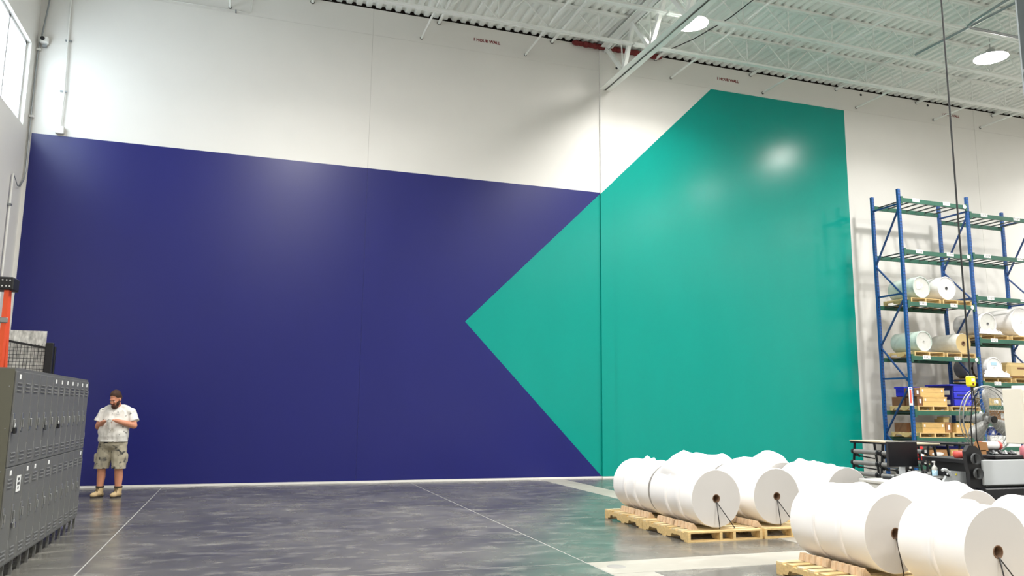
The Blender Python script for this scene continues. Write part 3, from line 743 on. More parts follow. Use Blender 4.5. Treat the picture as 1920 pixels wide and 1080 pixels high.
# ---- crates, boxes and bins on the rack
def crate(x, y, z, w, d, h, label, planks=2, m_='crate_wood', lid=True):
    o = thing('wooden_crate', label, 'crate', (x, y, z))
    MB().box(-w/2+.012, w/2-.012, .012, d, .004, h-.012).build('core_box', 'cardboard_dark', o)
    hh = h/planks
    for k in range(planks):
        MB().cbox(-w/2, w/2, 0, .014, k*hh+.002, (k+1)*hh-.002, .002).build('plank', m_, o)
        MB().cbox(-w/2-.001, -w/2+.014, .0145, d, k*hh+.002, (k+1)*hh-.002, .002).build('plank', m_, o)
    if lid: MB().cbox(-w/2-.01, w/2+.01, -.006, d, h-.012, h+.008, .002).build('lid', m_, o)
    for s_ in (-1, 1): MB().box(s_*w*.4-.022, s_*w*.4+.022, -.004, 0, h*.58, h*.82).build('paper_tag', 'label_white', o)
    return o
def carton(x, y, z, w, d, h, label, m_='cardboard', lab=True, rz=0):
    o = thing('carton', label, 'box', (x, y, z), rz)
    MB().cbox(-w/2, w/2, 0, d, 0, h, .006).build('box_body', m_, o)
    MB().box(-.025, .025, -.001, d, h-.0005, h+.001).build('packing_tape', 'kraft', o)
    if lab: MB().box(-w*.1, w*.25, -.002, .001, h*.3, h*.75).build('label', 'label_white', o)
    return o
y0 = RYF+.06
crate(17.03, y0, 1.67+RH, .80, .38, .225, 'lower of two stacked wooden crates on rack pallet')
crate(16.98, y0+.02, 1.67+RH+.235, .80, .36, .225, 'upper of two stacked wooden crates with paper tags')
carton(16.53, y0, 1.67+RH, .17, .38, .23, 'worn brown carton beside stacked crates on rack', 'cardboard_dark')
carton(16.48, y0+.02, 1.67+RH+.235, .17, .34, .22, 'small dark carton behind the upper crate', 'cardboard_dark')
o = thing('bulk_bin', 'big blue plastic bulk bin with dark sides on rack', 'bin', (17.98, y0, 1.67+RH))
MB().cbox(-.33, .36, .01, .8, .0, .56, .015).build('shell', 'tote_navy', o)
for k in range(3): MB().cbox(-.30, .34, -.012, .015, .02+k*.18, .18+k*.18, .008).build('panel', 'tote_blue', o)
MB().box(-.2, .2, -.018, -.008, .27, .31).build('slot', 'tote_navy', o)
MB().cbox(-.42, .38, -.02, .82, .53, .57, .01).build('rim', 'tote_blue', o)
for z in (.05, .3): MB().box(-.335, -.33, .1, .3, z, z+.12).build('sticker', 'label_white', o)
o = thing('tote', 'small blue plastic tote on a torn carton at rack back', 'bin', (16.75, 16.70, 1.67+RH+.232))
MB().cbox(-.25, .25, -.1, .2, 0, .26, .02).build('shell', 'tote_blue', o); MB().cbox(-.27, .27, -.12, .22, .22, .27, .008).build('rim', 'tote_blue', o)
carton(16.8, 16.54, 1.67+RH, .75, .42, .23, 'torn brown carton under the blue tote', 'cardboard_dark')
crate(16.93, y0, .99+RH, .74, .38, .25, 'wooden crate beside small stacked cartons on rack')
carton(17.42, y0, .99+RH, .2, .38, .26, 'tall carton with white label beside a crate', 'cardboard')
carton(17.38, y0+.02, .99+RH+.266, .18, .3, .08, 'flat carton on top of labelled carton', 'kraft', False)
carton(17.40, y0+.03, .99+RH+.352, .21, .2, .05, 'topmost small flat carton of the rack stack', 'kraft', False)
crate(17.98, y0, .99+RH, .6, .75, .24, 'wooden crate standing alone on the rack pallet behind the fan', 1)
carton(16.8, 16.54, .99+RH, .72, .4, .24, 'dark brown carton left behind rack crate', 'cardboard_dark')
o = carton(17.0, y0, .32+RH, .66, .6, .23, 'big brown carton with crumpled film on lowest rack level', lab=False)
MB().ell((0, -.005, .13), (.2, .02, .05)).build('film_wad', 'film_white', o)
crate(17.78, y0, .32+RH, .66, .7, .23, 'wooden crate with a blue tray on lowest rack level')
o = thing('plastic_tray', 'flat blue plastic tray lying on the low crate', 'tray', (17.72, y0+.1, .32+RH+.239))
MB().cbox(-.28, .28, 0, .5, 0, .05, .015).build('tray', 'tote_navy', o); MB().cbox(-.3, .3, -.02, .52, .05, .065, .004).build('rim', 'tote_blue', o)
# second bay low levels
carton(19.1, y0, 1.83, .42, .5, .20, 'plain tan carton on the rack behind fan blades', 'kraft')
carton(19.58, y0, 1.83, .48, .5, .19, 'white carton on the rack beside the tan carton', 'label_white', False)
carton(19.5, y0+.1, 1.40, 1.2, .5, .30, 'wide brown carton on the rack behind fan hub', 'cardboard')
carton(19.05, y0, .74, .45, .5, .30, 'plain white carton on low rack shelf behind the fan pole', 'label_white', False)
carton(19.6, y0, .74, .6, .5, .30, 'wide white carton on low rack shelf under blue jugs', 'label_white', False)
for k, x in enumerate((19.0, 19.42, 19.74)):
    o = thing('blue_jug', ['blue plastic jug beside the fan pole on white carton', 'blue plastic jug between two other jugs', 'blue plastic jug at the cabinet end of the jug row'][k], 'jug', (x, y0+.15, 1.041))
    MB().cbox(-.13, .13, -.1, .1, 0, .22, .03).build('jug_body', 'blue_jug', o); MB().cyl((0, 0, .21), (0, 0, .27), .035, n=14).build('cap', 'label_white', o)
    MB().prism([(-.06, .03), (.06, .03), (0, .14)], -.102, -.098).build('label', 'label_white', o)
# fire extinguisher hung on the front rack post
o = thing('fire_extinguisher', 'red fire extinguisher hanging on the rack post', 'fire extinguisher', (16.235, RYF-.13, .42))
MB().lathe([(0, 0), (.06, 0), (.07, .02), (.07, .34), (.05, .39), (.02, .41), (0, .41)], 20).build('cylinder', 'red_gloss', o)
MB().cbox(-.03, .05, -.02, .02, .41, .46, .006).bar((0, 0, .47), (.1, 0, .5), .02, .012).build('valve', 'black_plastic', o)
MB().tube([(-.03, 0, .43), (-.1, -.03, .38), (-.09, -.05, .18), (-.07, -.05, .08)], .013).build('hose', 'black_plastic', o)
MB().box(-.045, .045, -.0725, -.06, .12, .26).build('label', 'label_white', o)
MB().box(-.03, .03, .05, .13, .1, .14).box(-.03, .03, .05, .13, .3, .34).build('bracket', 'black_metal', o)
# ================================================================== LOCKERS
LX, LY0, LW, LH, LD, LG = -1.985, 8.335, .305, 1.78, .38, .14
def grp(i): return ['nearest the ladder end', 'second from ladder end', 'third from the ladder end', 'farthest, beside the standing man'][i]
plates_top = {0, 5, 6, 7, 8, 9, 10, 11}; plates_low = {0, 2, 3, 5, 11}
hinge_me = MB().cyl((0, 0, 0), (0, 0, .08), .006, n=6).mesh('hinge', 'handle_steel')
DW, DH = LW-.012, .866
dm = MB().cbox(0, .014, .0, DW, 0, DH, .003).mesh('door', 'locker')
lv_me = MB().prism([(.0135, 0), (.021, .004), (.0135, .014)], .07, DW-.07, 'xz').mesh('louver', 'locker')
hd_me = MB().cbox(.013, .020, -.03, .03, -.085, .085, .005).cbox(.018, .034, -.008, .012, -.05, .03, .004).mesh('handle', 'handle_steel')
pl_me = MB().cbox(.0135, .0165, -.028, .028, -.022, .022, .002).mesh('number_plate', 'label_white')
for u in range(4):
    o = thing('locker', f'grey two-tier metal locker unit of three columns, {grp(u)}', 'locker', (LX, LY0+u*3*LW, 0))
    MB().box(-LD, 0, .001, 3*LW-.001, LG, LG+LH).build('body', 'locker', o)
    if u == 0:
        MB().box(-LD, .002, -.004, .0, LG, LG+LH).build('end_panel', 'locker_end', o)
        for k in range(5):
            for xx in (-.03, -.2): MB().ell((xx, -.005, LG+.1+k*.38), (.006, .004, .006), nu=8, nv=6).build('rivet', 'handle_steel', o)
    MB().box(-LD, .0, .001, 3*LW-.001, LG+LH, LG+LH+.012).build('top_panel', 'locker', o)
    for c in range(3):
        ci = u*3+c
        for t in (0, 1):
            d = link('door', dm, o, (.0, c*LW+.007, LG+.02+t*(DH+.010)))
            for z in (.045, .08, .115, DH-.185, DH-.15, DH-.115): link('louver', lv_me, d, (0, 0, z))
            link('handle', hd_me, d, (0, .045, .40 if t else .43))
            link('hinge', hinge_me, d, (.012, DW-.004, .12)); link('hinge', hinge_me, d, (.012, DW-.004, DH-.2))
            if (t and ci in plates_top) or (not t and ci in plates_low): link('number_plate', pl_me, d, (0, DW*.5, DH-.05))
    for c in range(4 if u == 3 else 3):
        yy = min(c*LW, 3*LW-.03)
        for xx in (-.03, -LD+.005): MB().box(xx, xx+.025, yy+.002, yy+.027, 0, LG).build('leg', 'locker', o)
# padlocks
def padlock(ci, t, label, m_):
    o = thing('padlock', label, 'padlock', (LX+.036, LY0+ci*LW+.05, LG+.02+t*(DH+.010)+.33))
    MB().cbox(-.012, .012, -.025, .025, -.03, .025, .005).build('lock_body', m_, o)
    MB().tube([(0, -.016, .02), (0, -.016, .05), (0, 0, .065), (0, .016, .05), (0, .016, .02)], .004, 6).build('shackle', 'chrome', o)
padlock(0, 1, 'black padlock on upper door at the ladder end of lockers', 'black_plastic')
padlock(4, 1, 'dark padlock on an upper locker door with shiny shackle', 'grey_dark')
padlock(6, 1, 'small black padlock halfway along the upper locker doors', 'black_plastic')
padlock(1, 0, 'chrome and black padlock on a lower locker door', 'chrome')
o = thing('paper_notice', 'white printed paper notice taped to a lower locker door', 'notice', (LX+.018, LY0+1.45*LW, .86))
MB().box(0, .002, -.075, .075, -.075, .075).build('sheet', 'label_white', o)
for z_, w_ in ((.04, .03), (.0, .045), (-.04, .02)): MB().box(.002, .0025, -w_, w_, z_-.012, z_+.012).build('print_line', 'label_ink', o)
# ================================================================== LADDER AND CAGE BEHIND THE LOCKERS
o = thing('step_ladder', 'orange fibreglass step ladder with black top standing behind the lockers', 'ladder', (-2.885, 10.5, 0))
def rail(x, y0, y1, z1):
    # channel rail leaning in y
    mb = MB()
    mb.bar((x, y0, 0), (x, y1, z1), .012, .10, upv=(0, 1, 0))
    for s_ in (-.047, .047): mb.bar((x-.02*(1 if x > 0 else -1), y0+s_, 0), (x-.02*(1 if x > 0 else -1), y1+s_, z1), .045, .008, upv=(0, 1, 0))
    return mb
for x in (-.26, .26):
    rail(x, -.06, -.06, 2.90).build('front_rail', 'ladder_orange', o)
    rail(x*.9, .55, .06, 2.90).build('rear_rail', 'ladder_orange', o)
cp = MB().cbox(-.31, .31, -.14, .12, 2.90, 3.05, .012).build('top_cap', 'black_plastic', o)
for x in (-.26, -.22, .2, .24, .275):
    for z in (2.94, 3.01): MB().cyl((x, -.146, z), (x, -.138, z), .009, n=8).build('bolt', 'chrome', cp)
for k in range(9): MB().box(-.25, .25, -.1, -.02, .28+k*.28, .305+k*.28).build('step', 'handle_steel', o)
MB().cbox(.2, .285, -.125, -.10, 2.52, 2.58, .006).build('bracket', 'handle_steel', o)
o = thing('wire_cage', 'black wire mesh cage cart lined with shiny foil behind the lockers', 'cage cart', (-2.82, 12.35, 0))
for x in (-.36, .27): MB().cbox(x-.045, x+.045, -.04, .04, .1, 2.44, .006).build('post', 'black_metal', o)
for x in (-.36, .27): MB().cbox(x-.045, x+.045, .12, .18, .1, 2.40, .006).build('post', 'black_metal', o)
MB().box(-.30, .21, .03, .04, .3, 2.60).build('foil_sheet', 'foil', o)
wm_ = MB()
for k in range(14): wm_.cyl((-.33+k*.042, -.01, .3), (-.33+k*.042, -.01, 2.42), .0032, n=5)
for k in range(44): wm_.cyl((-.33, -.014, .3+k*.048), (.25, -.014, .3+k*.048), .0032, n=5)
wm_.build('wire_mesh', 'wire_dark', o)['kind'] = 'stuff'
MB().bar((-.36, -.02, 2.47), (.27, -.02, 2.36), .03, .03).build('top_bar', 'black_metal', o)
MB().box(-.4, .32, -.04, .18, .1, .14).build('base_tray', 'black_metal', o)
for x in (-.34, .25):
    for y in (0, .14): MB().cyl((x-.015, y, .05), (x+.015, y, .05), .05, n=16).build('caster', 'black_plastic', o)
# ================================================================== PRINTING MACHINE AND THINGS AROUND IT
MX, MY0, MY1, MZ = 7.65, 7.2, 8.5, .76
o = thing('press', 'long low grey and black finishing machine behind the paper rolls', 'machine', (MX, MY0, 0))
MB().cbox(0, 4.6, .25, 1.3, .04, MZ-.04, .01).build('base_cabinet', 'grey_body', o)
MB().cbox(-.02, 4.62, .23, 1.32, MZ-.04, MZ, .008).build('worktop', 'grey_body', o)
for k in range(3): MB().cbox(-.012, 0, .3+k*.34, .62+k*.34, .1, MZ-.09, .004).build('side_door', 'grey_body', o)
MB().box(.1, 4.5, .3, 1.25, 0, .04).build('plinth', 'black_metal', o)
MB().cbox(.62, 4.6, .0, .25, .04, .74, .01).build('front_housing', 'screen_black', o)
MB().cbox(.25, 1.2, .45, 1.2, MZ, MZ+.035, .006).build('feed_bed', 'black_metal', o)
for k in range(4): MB().cyl((.3, .55+k*.16, MZ+.05), (1.1, .55+k*.16, MZ+.05), .022, n=14).build('roller', 'roller_grey', o)
# black side plate with two round knobs
sp_ = MB().prism([(.53, .70), (.78, .66), (.78, 1.06), (.74, 1.16), (.66, 1.225), (.56, 1.23), (.50, 1.16), (.52, .98), (.545, .90)], .13, .18, 'xz').build('side_plate', 'black_plastic', o)
for x, z in ((.60, 1.075), (.625, .905)):
    MB().lathe([(0, .125), (.05, .125), (.064, .10), (.066, .13)], 24, 'y', c=(x, -.03, z)).build('knob', 'grey_dark', sp_)
    MB().box(x-.01, x+.01, .085, .1, z-.045, z+.045).build('knob_grip', 'black_metal', sp_)
MB().cbox(.72, 3.4, .10, .135, .765, 1.06, .008).build('cover_panel', 'grey_panel', o)
MB().cbox(.72, 3.4, .14, 1.0, 1.0, 1.055, .006).build('top_tray', 'black_metal', o)
MB().box(.8, 3.4, .3, .95, MZ, 1.0).build('tray_support', 'black_metal', o)
# latch bracket
bk = MB().prism([(.40, .74), (.60, .72), (.80, .755), (.80, .90), (.56, .915), (.54, .885), (.50, .86)], .42, .45, 'xz').build('latch_plate', 'grey_panel', o)
MB().tube([(.55, .41, .86), (.49, .41, .925), (.44, .41, .935), (.42, .41, .92)], .018, 8).build('lever', 'grey_panel', bk)
MB().bar((.44, .41, .875), (.52, .41, .855), .02, .02).build('pin', 'black_metal', bk)
MB().prism([(.63, .86), (.66, .86), (.645, .885)], .416, .42, 'xz').build('warning_mark', 'yellow', bk)
# things lying on the tray
def on(name, label, cat, x, y, z, rz=0): return thing(name, label, cat, (x, y, z), rz)
tz = 1.057
o = on('ink_ribbon', 'short red ribbon roll between black plate and tray clutter', 'roll', 8.56, 7.75, tz+.045)
MB().lathe([(0, -.11), (.045, -.11), (.045, .05), (0, .05)], 20, 'x').build('ribbon', 'red_roll', o); MB().lathe([(0, .05), (.05, .05), (.05, .10), (0, .10)], 20, 'x').build('end_cap', 'black_plastic', o)
o = on('open_box', 'small open cardboard box with raised flap on machine tray', 'box', 8.92, 7.92, tz)
MB().box(-.12, .12, -.1, .1, 0, .09).build('box_body', 'cardboard', o); MB().add([(-.13, -.1, .07), (-.05, -.1, .2), (.14, -.1, .19), (.16, -.1, .08), (-.13, -.095, .07), (-.05, -.095, .2), (.14, -.095, .19), (.16, -.095, .08)], [(0, 1, 2, 3), (7, 6, 5, 4), (0, 4, 5, 1), (1, 5, 6, 2), (2, 6, 7, 3), (3, 7, 4, 0)]).build('flap', 'cardboard', o)
o = on('tool_case', 'black tool tray heaped with dark parts on the machine', 'tray', 8.92, 7.52, tz)
MB().cbox(-.2, .26, -.1, .1, 0, .05, .01).build('tray', 'black_plastic', o)
for k in range(9):
    MB().cyl((-.16+k*.05, -.05+.02*(k % 3), .05), (-.13+k*.05, .03, .07+.02*(k % 2)), .018, n=8).build('dark_part', ['black_metal', 'grey_dark', 'handle_steel'][k % 3], o)
o = on('plastic_jug', 'translucent pink plastic jug standing on the machine tray', 'jug', 9.28, 7.45, tz)
MB().lathe([(0, 0), (.075, 0), (.08, .02), (.08, .13), (.05, .16), (.025, .175), (.025, .2), (0, .2)], 20).build('jug_body', 'pink_plastic', o)
o = on('wrapped_tube', 'white wrapped tube with red ends lying on machine tray', 'roll', 9.25, 7.96, tz+.14)
MB().lathe([(0, -.14), (.05, -.14), (.05, .14), (0, .14)], 20, 'x').build('tube', 'label_white', o)
for s_ in (-1, 1): MB().lathe([(0, s_*.14), (.055, s_*.14), (.055, s_*.18), (0, s_*.18)], 20, 'x').build('end_cap', 'red_roll', o)
MB().box(-.15, .15, -.05, .05, -.14, -.05).build('stand', 'black_metal', o)
# electrical cabinet on post
o = on('control_cabinet', 'beige electrical control cabinet with small screen above the machine', 'cabinet', 10.50, 8.3, MZ)
MB().cbox(-.07, .3, -.1, .1, 0, .44, .01).build('post', 'grey_panel', o)
MB().cbox(-.36, .5, -.15, .15, .44, 1.2, .012).build('housing', 'beige_panel', o)
MB().cbox(-.2, .5, -.13, .13, 1.2, 1.24, .006).build('top_cover', 'beige_panel', o)
MB().cbox(-.35, .49, -.16, -.149, .80, 1.18, .004).build('door', 'beige_panel', o)
sc_ = MB().cbox(-.22, .02, -.172, -.15, .56, .72, .006).build('screen_bezel', 'label_white', o)
MB().box(-.185, -.03, -.174, -.171, .61, .70).build('screen', 'screen_black', sc_)
MB().box(-.24, -.16, -.163, -.159, .865, .885).build('red_sticker', 'red_roll', o)
for k in range(3): MB().box(-.2, -.16, -.163, -.159, 1.0+k*.06, 1.015+k*.06).build('indicator', 'grey_dark', o)
MB().box(-.03, .06, -.103, -.099, .05, .08).build('slot', 'screen_black', o)
# monitor
o = on('monitor', 'flat black computer monitor on a stand above the machine bed', 'monitor', 8.05, 8.2, MZ+.036)
MB().cbox(-.24, .24, -.02, .02, .13, .445, .006).build('screen_bezel', 'black_plastic', o); MB().box(-.228, .228, -.022, -.019, .142, .433).build('screen', 'screen_black', o)
MB().cbox(-.02, .045, .0, .05, .005, .25, .006).build('stand_post', 'grey_panel', o); MB().cbox(-.1, .12, -.07, .1, 0, .012, .004).build('stand_foot', 'grey_panel', o)
MB().tube([(.0, .03, .16), (.06, .05, .1), (.09, .04, .03)], .006, 6).build('cable', 'cable_black', o)
# spray bottle
o = on('spray_bottle', 'clear bottle of pale blue liquid with white pump on the machine', 'bottle', 8.31, 7.95, MZ+.036)
MB().lathe([(0, 0), (.032, 0), (.034, .01), (.034, .10), (0, .10)], 20).build('liquid', 'liquid_blue', o)
MB().lathe([(.034, .10), (.034, .13), (.02, .15), (.014, .16), (0, .16)], 20).build('bottle_top', 'film_clear', o)
MB().cyl((0, 0, .16), (0, 0, .2), .008, n=8).cbox(-.035, .012, -.008, .008, .195, .212, .003).build('pump', 'label_white', o)
# fan
o = on('pedestal_fan', 'large grey pedestal fan with three blades in a round wire guard', 'fan', 10.3, 8.85, 0)
FZ, FR = 1.525, .48
MB().lathe([(0, 0), (.3, 0), (.3, .02), (.05, .06), (.04, .1)], 28).build('base', 'black_metal', o)
MB().cyl((0, .12, .05), (0, .12, FZ), .028, n=14).build('pole', 'fan_grey', o)
MB().cyl((0, .02, FZ), (0, .2, FZ), .09, .08, 20).build('motor', 'fan_grey', o)
hb = MB().cyl((.0, -.06, FZ), (0, .02, FZ), .055, n=18).build('hub', 'fan_grey', o)
MB().cyl((0, -.125, FZ), (0, -.1, FZ), .05, n=18).build('badge', 'black_plastic', o)
for k, a in enumerate((PI/2+.12, PI/2+.12+2*PI/3, PI/2+.12+4*PI/3)):
    mb = MB(); vs = []; fs = []
    ca, sa = math.cos(a), math.sin(a)
    for i, (r, w_) in enumerate(((.05, .03), (.12, .055), (.24, .09), (.36, .105), (.43, .07))):
        for s_ in (-1, 1):
            for d_ in (0, .004):
                tw = -.045*s_*(w_/.13)
                vs.append((r*ca-s_*w_*sa, -.03+tw+d_, FZ+r*sa+s_*w_*ca))
    for i in range(4):
        b = i*4; c = b+4
        fs += [(b, b+2, c+2, c), (b+1, c+1, c+3, b+3), (b, c, c+1, b+1), (b+2, b+3, c+3, c+2)]
    fs += [(0, 1, 3, 2), (16, 18, 19, 17)]
    mb.add(vs, fs, 0, True).build('blade', 'fan_grey', o)
gm = MB()
for y, rr in ((-.10, .0), (.06, .0)):
    for k in range(1, 10): gm.torus(FR*k/9.5, .0016, (0, y+ (.03 if y < 0 else -.03)*(k/9.5)**3, FZ), n=48, k=4)
for k in range(24):
    a = 2*PI*k/24; ca, sa = math.cos(a), math.sin(a)
    gm.tube([(.05*ca, -.10, FZ+.05*sa), (.3*ca, -.095, FZ+.3*sa), (FR*.95*ca, -.07, FZ+FR*.95*sa), (FR*ca, -.02, FZ+FR*sa)], .0016, 4)
gm.build('guard_wires', 'fan_grey', o)['kind'] = 'stuff'
MB().torus(FR, .011, (0, -.02, FZ), n=64).build('guard_rim', 'fan_grey', o)
MB().torus(FR-.01, .008, (0, .05, FZ), n=64).build('guard_rim', 'fan_grey', o)
# pendant switch box on its cord
o = on('pendant_box', 'yellow pendant outlet box hanging on a long black cord', 'pendant switch', 8.62, 7.6, 1.94)
MB().cbox(-.055, .055, -.035, .035, 0, .13, .014).build('box_body', 'yellow', o); MB().cyl((0, 0, .13), (0, 0, .18), .014, .01, 10).build('strain_relief', 'black_plastic', o)
MB().box(-.025, .025, -.0375, -.034, .06, .10).build('white_label', 'label_white', o); MB().cyl((0, -.04, .03), (0, -.034, .03), .014, n=12).build('outlet', 'red_dark', o)
MB().tube([(0, 0, .15), (0, 0, 9.0)], .011, 8).build('cord', 'cable_black', o)
MB().tube([(.0, 0, .0), (.0, .0, -.2), (-.03, .02, -.45), (.0, .05, -.7), (.1, .1, -.885)], .008, 6).build('lower_cable', 'cable_black', o)
MB().tube([(.02, 0, .0), (.05, .0, -.2), (.055, .02, -.45), (.08, .05, -.65), (.2, .1, -.885)], .008, 6).build('lower_cable', 'cable_black', o)
# roller racks
def roller_rack(x, y, label, full=True):
    o = on('roller_rack', label, 'roller rack', x, y, 0)
    for yy in (0, .62, 1.24):
        for s_ in (-1, 1): MB().bar((s_*.34, yy, 0), (s_*.2, yy, 1.13), .025, .03, upv=(0, 1, 0)).build('leg', 'black_metal', o)
        MB().bar((-.31, yy, .15), (.31, yy, .15), .025, .025).build('rail', 'black_metal', o)
        for z in (.55, .72, .90): MB().bar((-.3+.12*z, yy, z), (.3-.12*z, yy, z-.06), .02, .03, upv=(0, 1, 0)).build('rail', 'black_metal', o)
    if full: MB().cbox(-.26, .26, -.06, 1.3, 1.13, 1.15, .004).build('board', 'table_board', o)
    MB().box(-.25, .25, -.05, 1.29, 1.105, 1.13).build('board_frame', 'black_metal', o)
    for b in (0, 1):
        for z in (.62, .79, .97):
            if not full and b == 0 and z > .7: continue
            xx = -.33+.1*z
            r_ = MB().cyl((xx-.03, b*.62+.06, z), (xx-.03, b*.62+.56, z), .036, n=16).build('roller', 'roller_grey', o)
            for ye in (.02, .57):
                MB().cyl((xx-.03, b*.62+ye, z), (xx-.03, b*.62+ye+.04, z), .042, n=14).build('bearing', 'black_plastic', r_)
                MB().bar((xx-.03, b*.62+ye+.02, z), (xx+.09, b*.62+ye+.02, z-.09), .03, .03, upv=(0, 1, 0)).build('arm', 'black_metal', r_)
            MB().box(xx-.04, xx, b*.62+.012, b*.62+.02, z-.02, z+.03).build('stripe', 'label_white', r_)
roller_rack(9.98, 9.72, 'black metal rack of grey rollers with board top beside teal paint', True)
roller_rack(11.1, 9.9, 'black metal roller rack behind the computer monitor', False)
# ================================================================== PERSON
pr = thing('person', 'bearded man in paint-splattered white t-shirt and shorts looking at his hands', 'person', (-2.12, 15.80, 0), math.radians(-14))
# local axes: -y is his front, +x his left side, z up
b = MB()
HM = Matrix.Translation((.015, -.085, 1.665)) @ Matrix.Rotation(math.radians(-14), 4, 'Z') @ Matrix.Rotation(math.radians(24), 4, 'X')
# legs
legs = [((-.11, .0, .90), (-.165, -.01, .50), (-.185, .02, .10)), ((.095, .0, .90), (.125, -.01, .50), (.13, .02, .10))]
for h_, k_, a_ in legs:
    b.cap(h_, k_, .105, .072); 
    mid = tuple(k_[i]*.62+a_[i]*.38 for i in range(3)); mid = (mid[0], mid[1]+.015, mid[2])
    b.cap(k_, mid, .07, .07); b.cap(mid, a_, .07, .045); b.cap(a_, (a_[0]-.005, a_[1]-.07, .055), .036, .026)
# torso
b.ell((-.01, .0, .95), (.22, .16, .16)); b.ell((.0, -.03, 1.12), (.235, .185, .2)); b.ell((.015, .0, 1.36), (.225, .15, .22))
b.cap((-.15, .02, 1.49), (.18, .02, 1.49), .062, .062)
b.cap((.015, .01, 1.52), (.015, -.05, 1.63), .072, .066)
# arms
RS, RE, RW = (-.215, .02, 1.48), (-.275, -.03, 1.225), (-.085, -.285, 1.315)
LS, LE, LW_ = (.245, .02, 1.48), (.335, -.03, 1.245), (.12, -.285, 1.335)
for S, E_, W_ in ((RS, RE, RW), (LS, LE, LW_)):
    b.cap(S, E_, .062, .056); fm = tuple(E_[i]*.6+W_[i]*.4 for i in range(3)); b.cap(E_, fm, .056, .05); b.cap(fm, W_, .05, .033)
# hands with five fingers each, holding a rag between them
def hand(W_, d, side):
    W_ = Vector(W_); d = Vector(d).normalized(); n_ = Vector((0, 0, 1)); s_ = d.cross(n_).normalized()*side   # s_ points away from body
    n_ = s_.cross(d).normalized(); n_ = n_ if n_.z > 0 else -n_
    palm = W_+d*.05
    for off in (-.022, 0, .022): b.cap(W_+s_*off*.8+d*.01, W_+d*.085+s_*off, .018, .016, 10)
    lens = (.026, .031, .029, .022)
    for k in range(4):
        off = (-.031+.0207*k); p0 = W_+d*.085+s_*off; L_ = lens[k]
        p1 = p0+d*L_*1.1-n_*.006; p2 = p1+d*L_*.6-n_*L_*.7; p3 = p2-n_*L_*.7-d*L_*.15
        b.cap(p0, p1, .0095, .009, 8); b.cap(p1, p2, .009, .0085, 8); b.cap(p2, p3, .0085, .0075, 8)
    t0 = W_+d*.03-s_*.022; t1 = t0+d*.035-s_*.02+n_*.012; t2 = t1+d*.032+s_*.004; b.cap(t0, t1, .013, .011, 8); b.cap(t1, t2, .011, .009, 8)
hand(RW, (.72, -.22, .16), 1); hand(LW_, (-.75, -.20, .10), -1)
# head: skull, face, jaw, nose, ears, brow
def hp(c, r): b.ell(c, r, mtx=HM)
hp((0, .015, .085), (.078, .098, .108)); hp((0, -.03, .02), (.066, .07, .09)); hp((0, -.035, -.035), (.052, .058, .05))
hp((0, -.098, .028), (.014, .02, .03)); hp((0, -.112, .012), (.019, .016, .014)); hp((0, -.083, .072), (.055, .02, .016))
for s_ in (-1, 1): hp((s_*.079, .015, .035), (.011, .022, .033)); hp((s_*.035, -.082, .02), (.024, .02, .022))
body = remeshed(b, 'body', 'skin', .0062, 2, parent=pr)
# eyes under lowered lids, brows, mouth
for s_ in (-1, 1):
    MB().ell((s_*.031, -.088, .046), (.013, .010, .007), mtx=HM, nu=12, nv=8).build('eye', 'eye_white', pr)
    MB().ell((s_*.031, -.096, .044), (.0055, .004, .005), mtx=HM, nu=10, nv=6).build('iris', 'eye_dark', pr)
    MB().ell((s_*.033, -.096, .068), (.022, .009, .006), mtx=HM, nu=12, nv=6).build('eyebrow', 'hair', pr)
MB().ell((0, -.102, -.022), (.022, .008, .006), mtx=HM, nu=12, nv=6).build('mouth', 'lip', pr)
hr = MB(); hr.ell((0, .025, .112), (.087, .103, .098), mtx=HM); hr.ell((0, .045, .06), (.086, .085, .09), mtx=HM)
hair = remeshed(hr, 'hair', 'hair', .006, 2, cuts=[(HM @ Vector((0, -.045, .1)), (HM.to_3x3() @ Vector((0, -1, -.55))))], parent=pr)
bd = MB()
for s_ in (-1, 1): bd.ell((s_*.052, -.03, -.015), (.022, .04, .05), mtx=HM); bd.ell((s_*.02, -.098, -.006), (.026, .014, .009), mtx=HM)
bd.ell((0, -.055, -.07), (.06, .058, .045), mtx=HM); bd.ell((0, -.075, -.05), (.05, .04, .026), mtx=HM)
remeshed(bd, 'beard', 'hair', .005, 2, parent=pr)
# t-shirt
sh = MB()
sh.ell((-.005, -.03, 1.03), (.25, .20, .34)); sh.ell((.0, -.04, 1.13), (.256, .21, .26)); sh.ell((.015, -.005, 1.34), (.238, .168, .25)); sh.ell((.005, -.02, 1.24), (.246, .19, .27))
sh.cap((-.12, .02, 1.53), (.15, .02, 1.53), .08, .08)
for s_ in (-1, 1): sh.cap((.015+s_*.05, .01, 1.58), (.015+s_*.205, .02, 1.49), .062, .078)
for S, E_ in ((RS, RE), (LS, LE)):
    S = Vector(S); E_ = Vector(E_); q = S.lerp(E_, .70); out = Vector((-.02 if S.x < 0 else .02, 0, 0))
    sh.ell(S, (.082, .09, .075)); sh.cyl(S+Vector((0, 0, .0)), q+out, .08, .09, 20)
    sh.cap(S+Vector((-.3*S.x, 0, -.03)), q-Vector((.25*q.x, 0, -.02)), .09, .07)
remeshed(sh, 't_shirt', 'shirt', .010, 9, cuts=[((0, 0, .965), (0, 0, -1)), ((0, .0, 1.600), (0, -.35, 1))], parent=pr, wrinkle=.012)
em = MB().bar((.075, -.178, 1.46), (.095, -.170, 1.495), .006, .004).bar((.095, -.170, 1.495), (.112, -.176, 1.46), .006, .004).bar((.07, -.182, 1.445), (.125, -.178, 1.445), .006, .004)
em.build('chest_emblem', 'label_ink', pr)
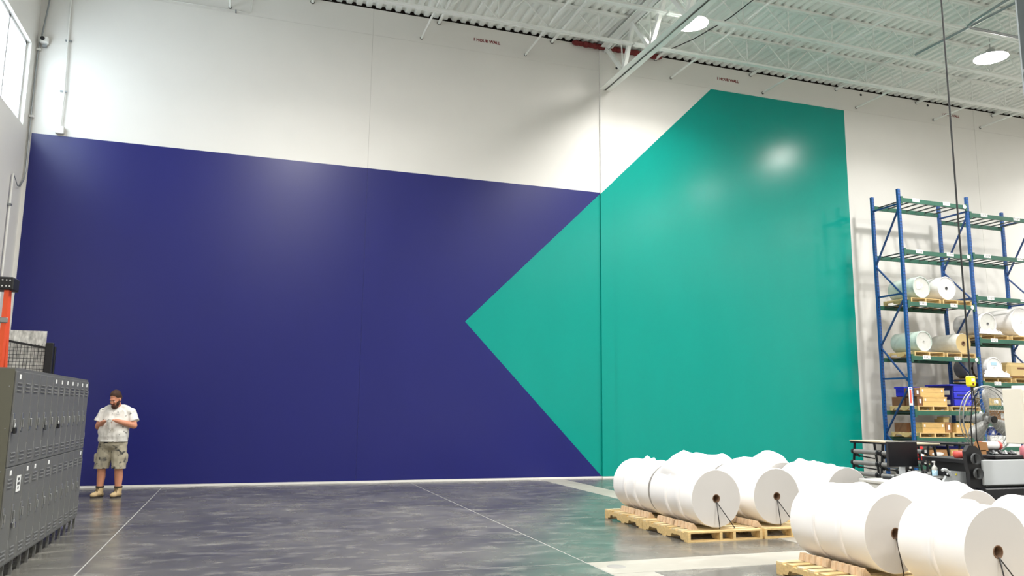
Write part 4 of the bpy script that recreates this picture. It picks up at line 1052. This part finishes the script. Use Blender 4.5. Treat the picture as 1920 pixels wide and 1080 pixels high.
# shorts
st = MB(); st.ell((-.01, -.01, .93), (.245, .185, .13))
for h_, k_, a_ in legs:
    h_ = Vector(h_); k_ = Vector(k_); sx = -.02 if h_.x < 0 else .015
    st.cyl((h_.x, -.005, .93), (k_.x+sx*.3, -.01, .47), .135, .118, 22); st.ell((h_.x, -.005, .88), (.135, .15, .1))
    st.cbox(k_.x+sx*5.4-.02, k_.x+sx*5.4+.035, -.07, .07, .60, .76, .012)
remeshed(st, 'shorts', 'shorts', .009, 6, cuts=[((0, 0, .497), (0, 0, -1))], parent=pr, wrinkle=.012)
# boots
for (h_, k_, a_), rz in zip(legs, (-.25, -.12)):
    bm_ = MB(); mt = Matrix.Translation((a_[0], a_[1], 0)) @ Matrix.Rotation(rz, 4, 'Z')
    bt = MB(); bt.cyl((0, .0, .05), (0, .01, .175), .062, .062, 18); bt.ell((0, -.02, .065), (.056, .10, .055)); bt.ell((0, -.13, .05), (.055, .075, .045)); bt.ell((0, .05, .05), (.046, .045, .05))
    bt.v = [tuple(mt @ Vector(p)) for p in bt.v]
    bo = remeshed(bt, 'boot', 'boot_tan', .006, 3, cuts=[((0, 0, .022), (0, 0, -1))], parent=pr)
    sl_ = []
    for i in range(24): t = 2*PI*i/24; sl_.append((.058*math.cos(t)*(1 if math.sin(t) < 0 else .85), -.045+.155*math.sin(t)))
    sl2 = [tuple((mt @ Vector((x, y, 0)))[:2]) for x, y in sl_]
    MB().prism(sl2, 0, .026, 'xy').build('sole', 'sole', bo)
    lc = MB()
    for k in range(4): y_, z_ = -.055-.012*k, .155-.02*k; lc.bar(mt @ Vector((-.03, y_, z_)), mt @ Vector((.03, y_, z_-.004)), .008, .008)
    lc.build('laces', 'boot_dark', bo)
    MB().lathe([(.058, .165), (.068, .165), (.068, .192), (.058, .192)], 20, c=(a_[0], a_[1]+.01, 0), closed=True).build('collar', 'boot_dark', bo)
# rag in his hands
rg = MB()
rg.cap((-.005, -.335, 1.345), (.055, -.335, 1.355), .022, .022); rg.ell((.025, -.335, 1.33), (.045, .022, .028)); rg.cap((.03, -.33, 1.32), (.02, -.30, 1.21), .028, .018); rg.cap((.005, -.33, 1.32), (-.005, -.305, 1.25), .02, .012)
rgo = remeshed(rg, 'rag', 'shirt', .005, 3, wrinkle=.008)
rgo.location = pr.location; rgo.rotation_euler = pr.rotation_euler
tag(rgo, 'crumpled off-white rag held in the bearded man hands', 'rag')
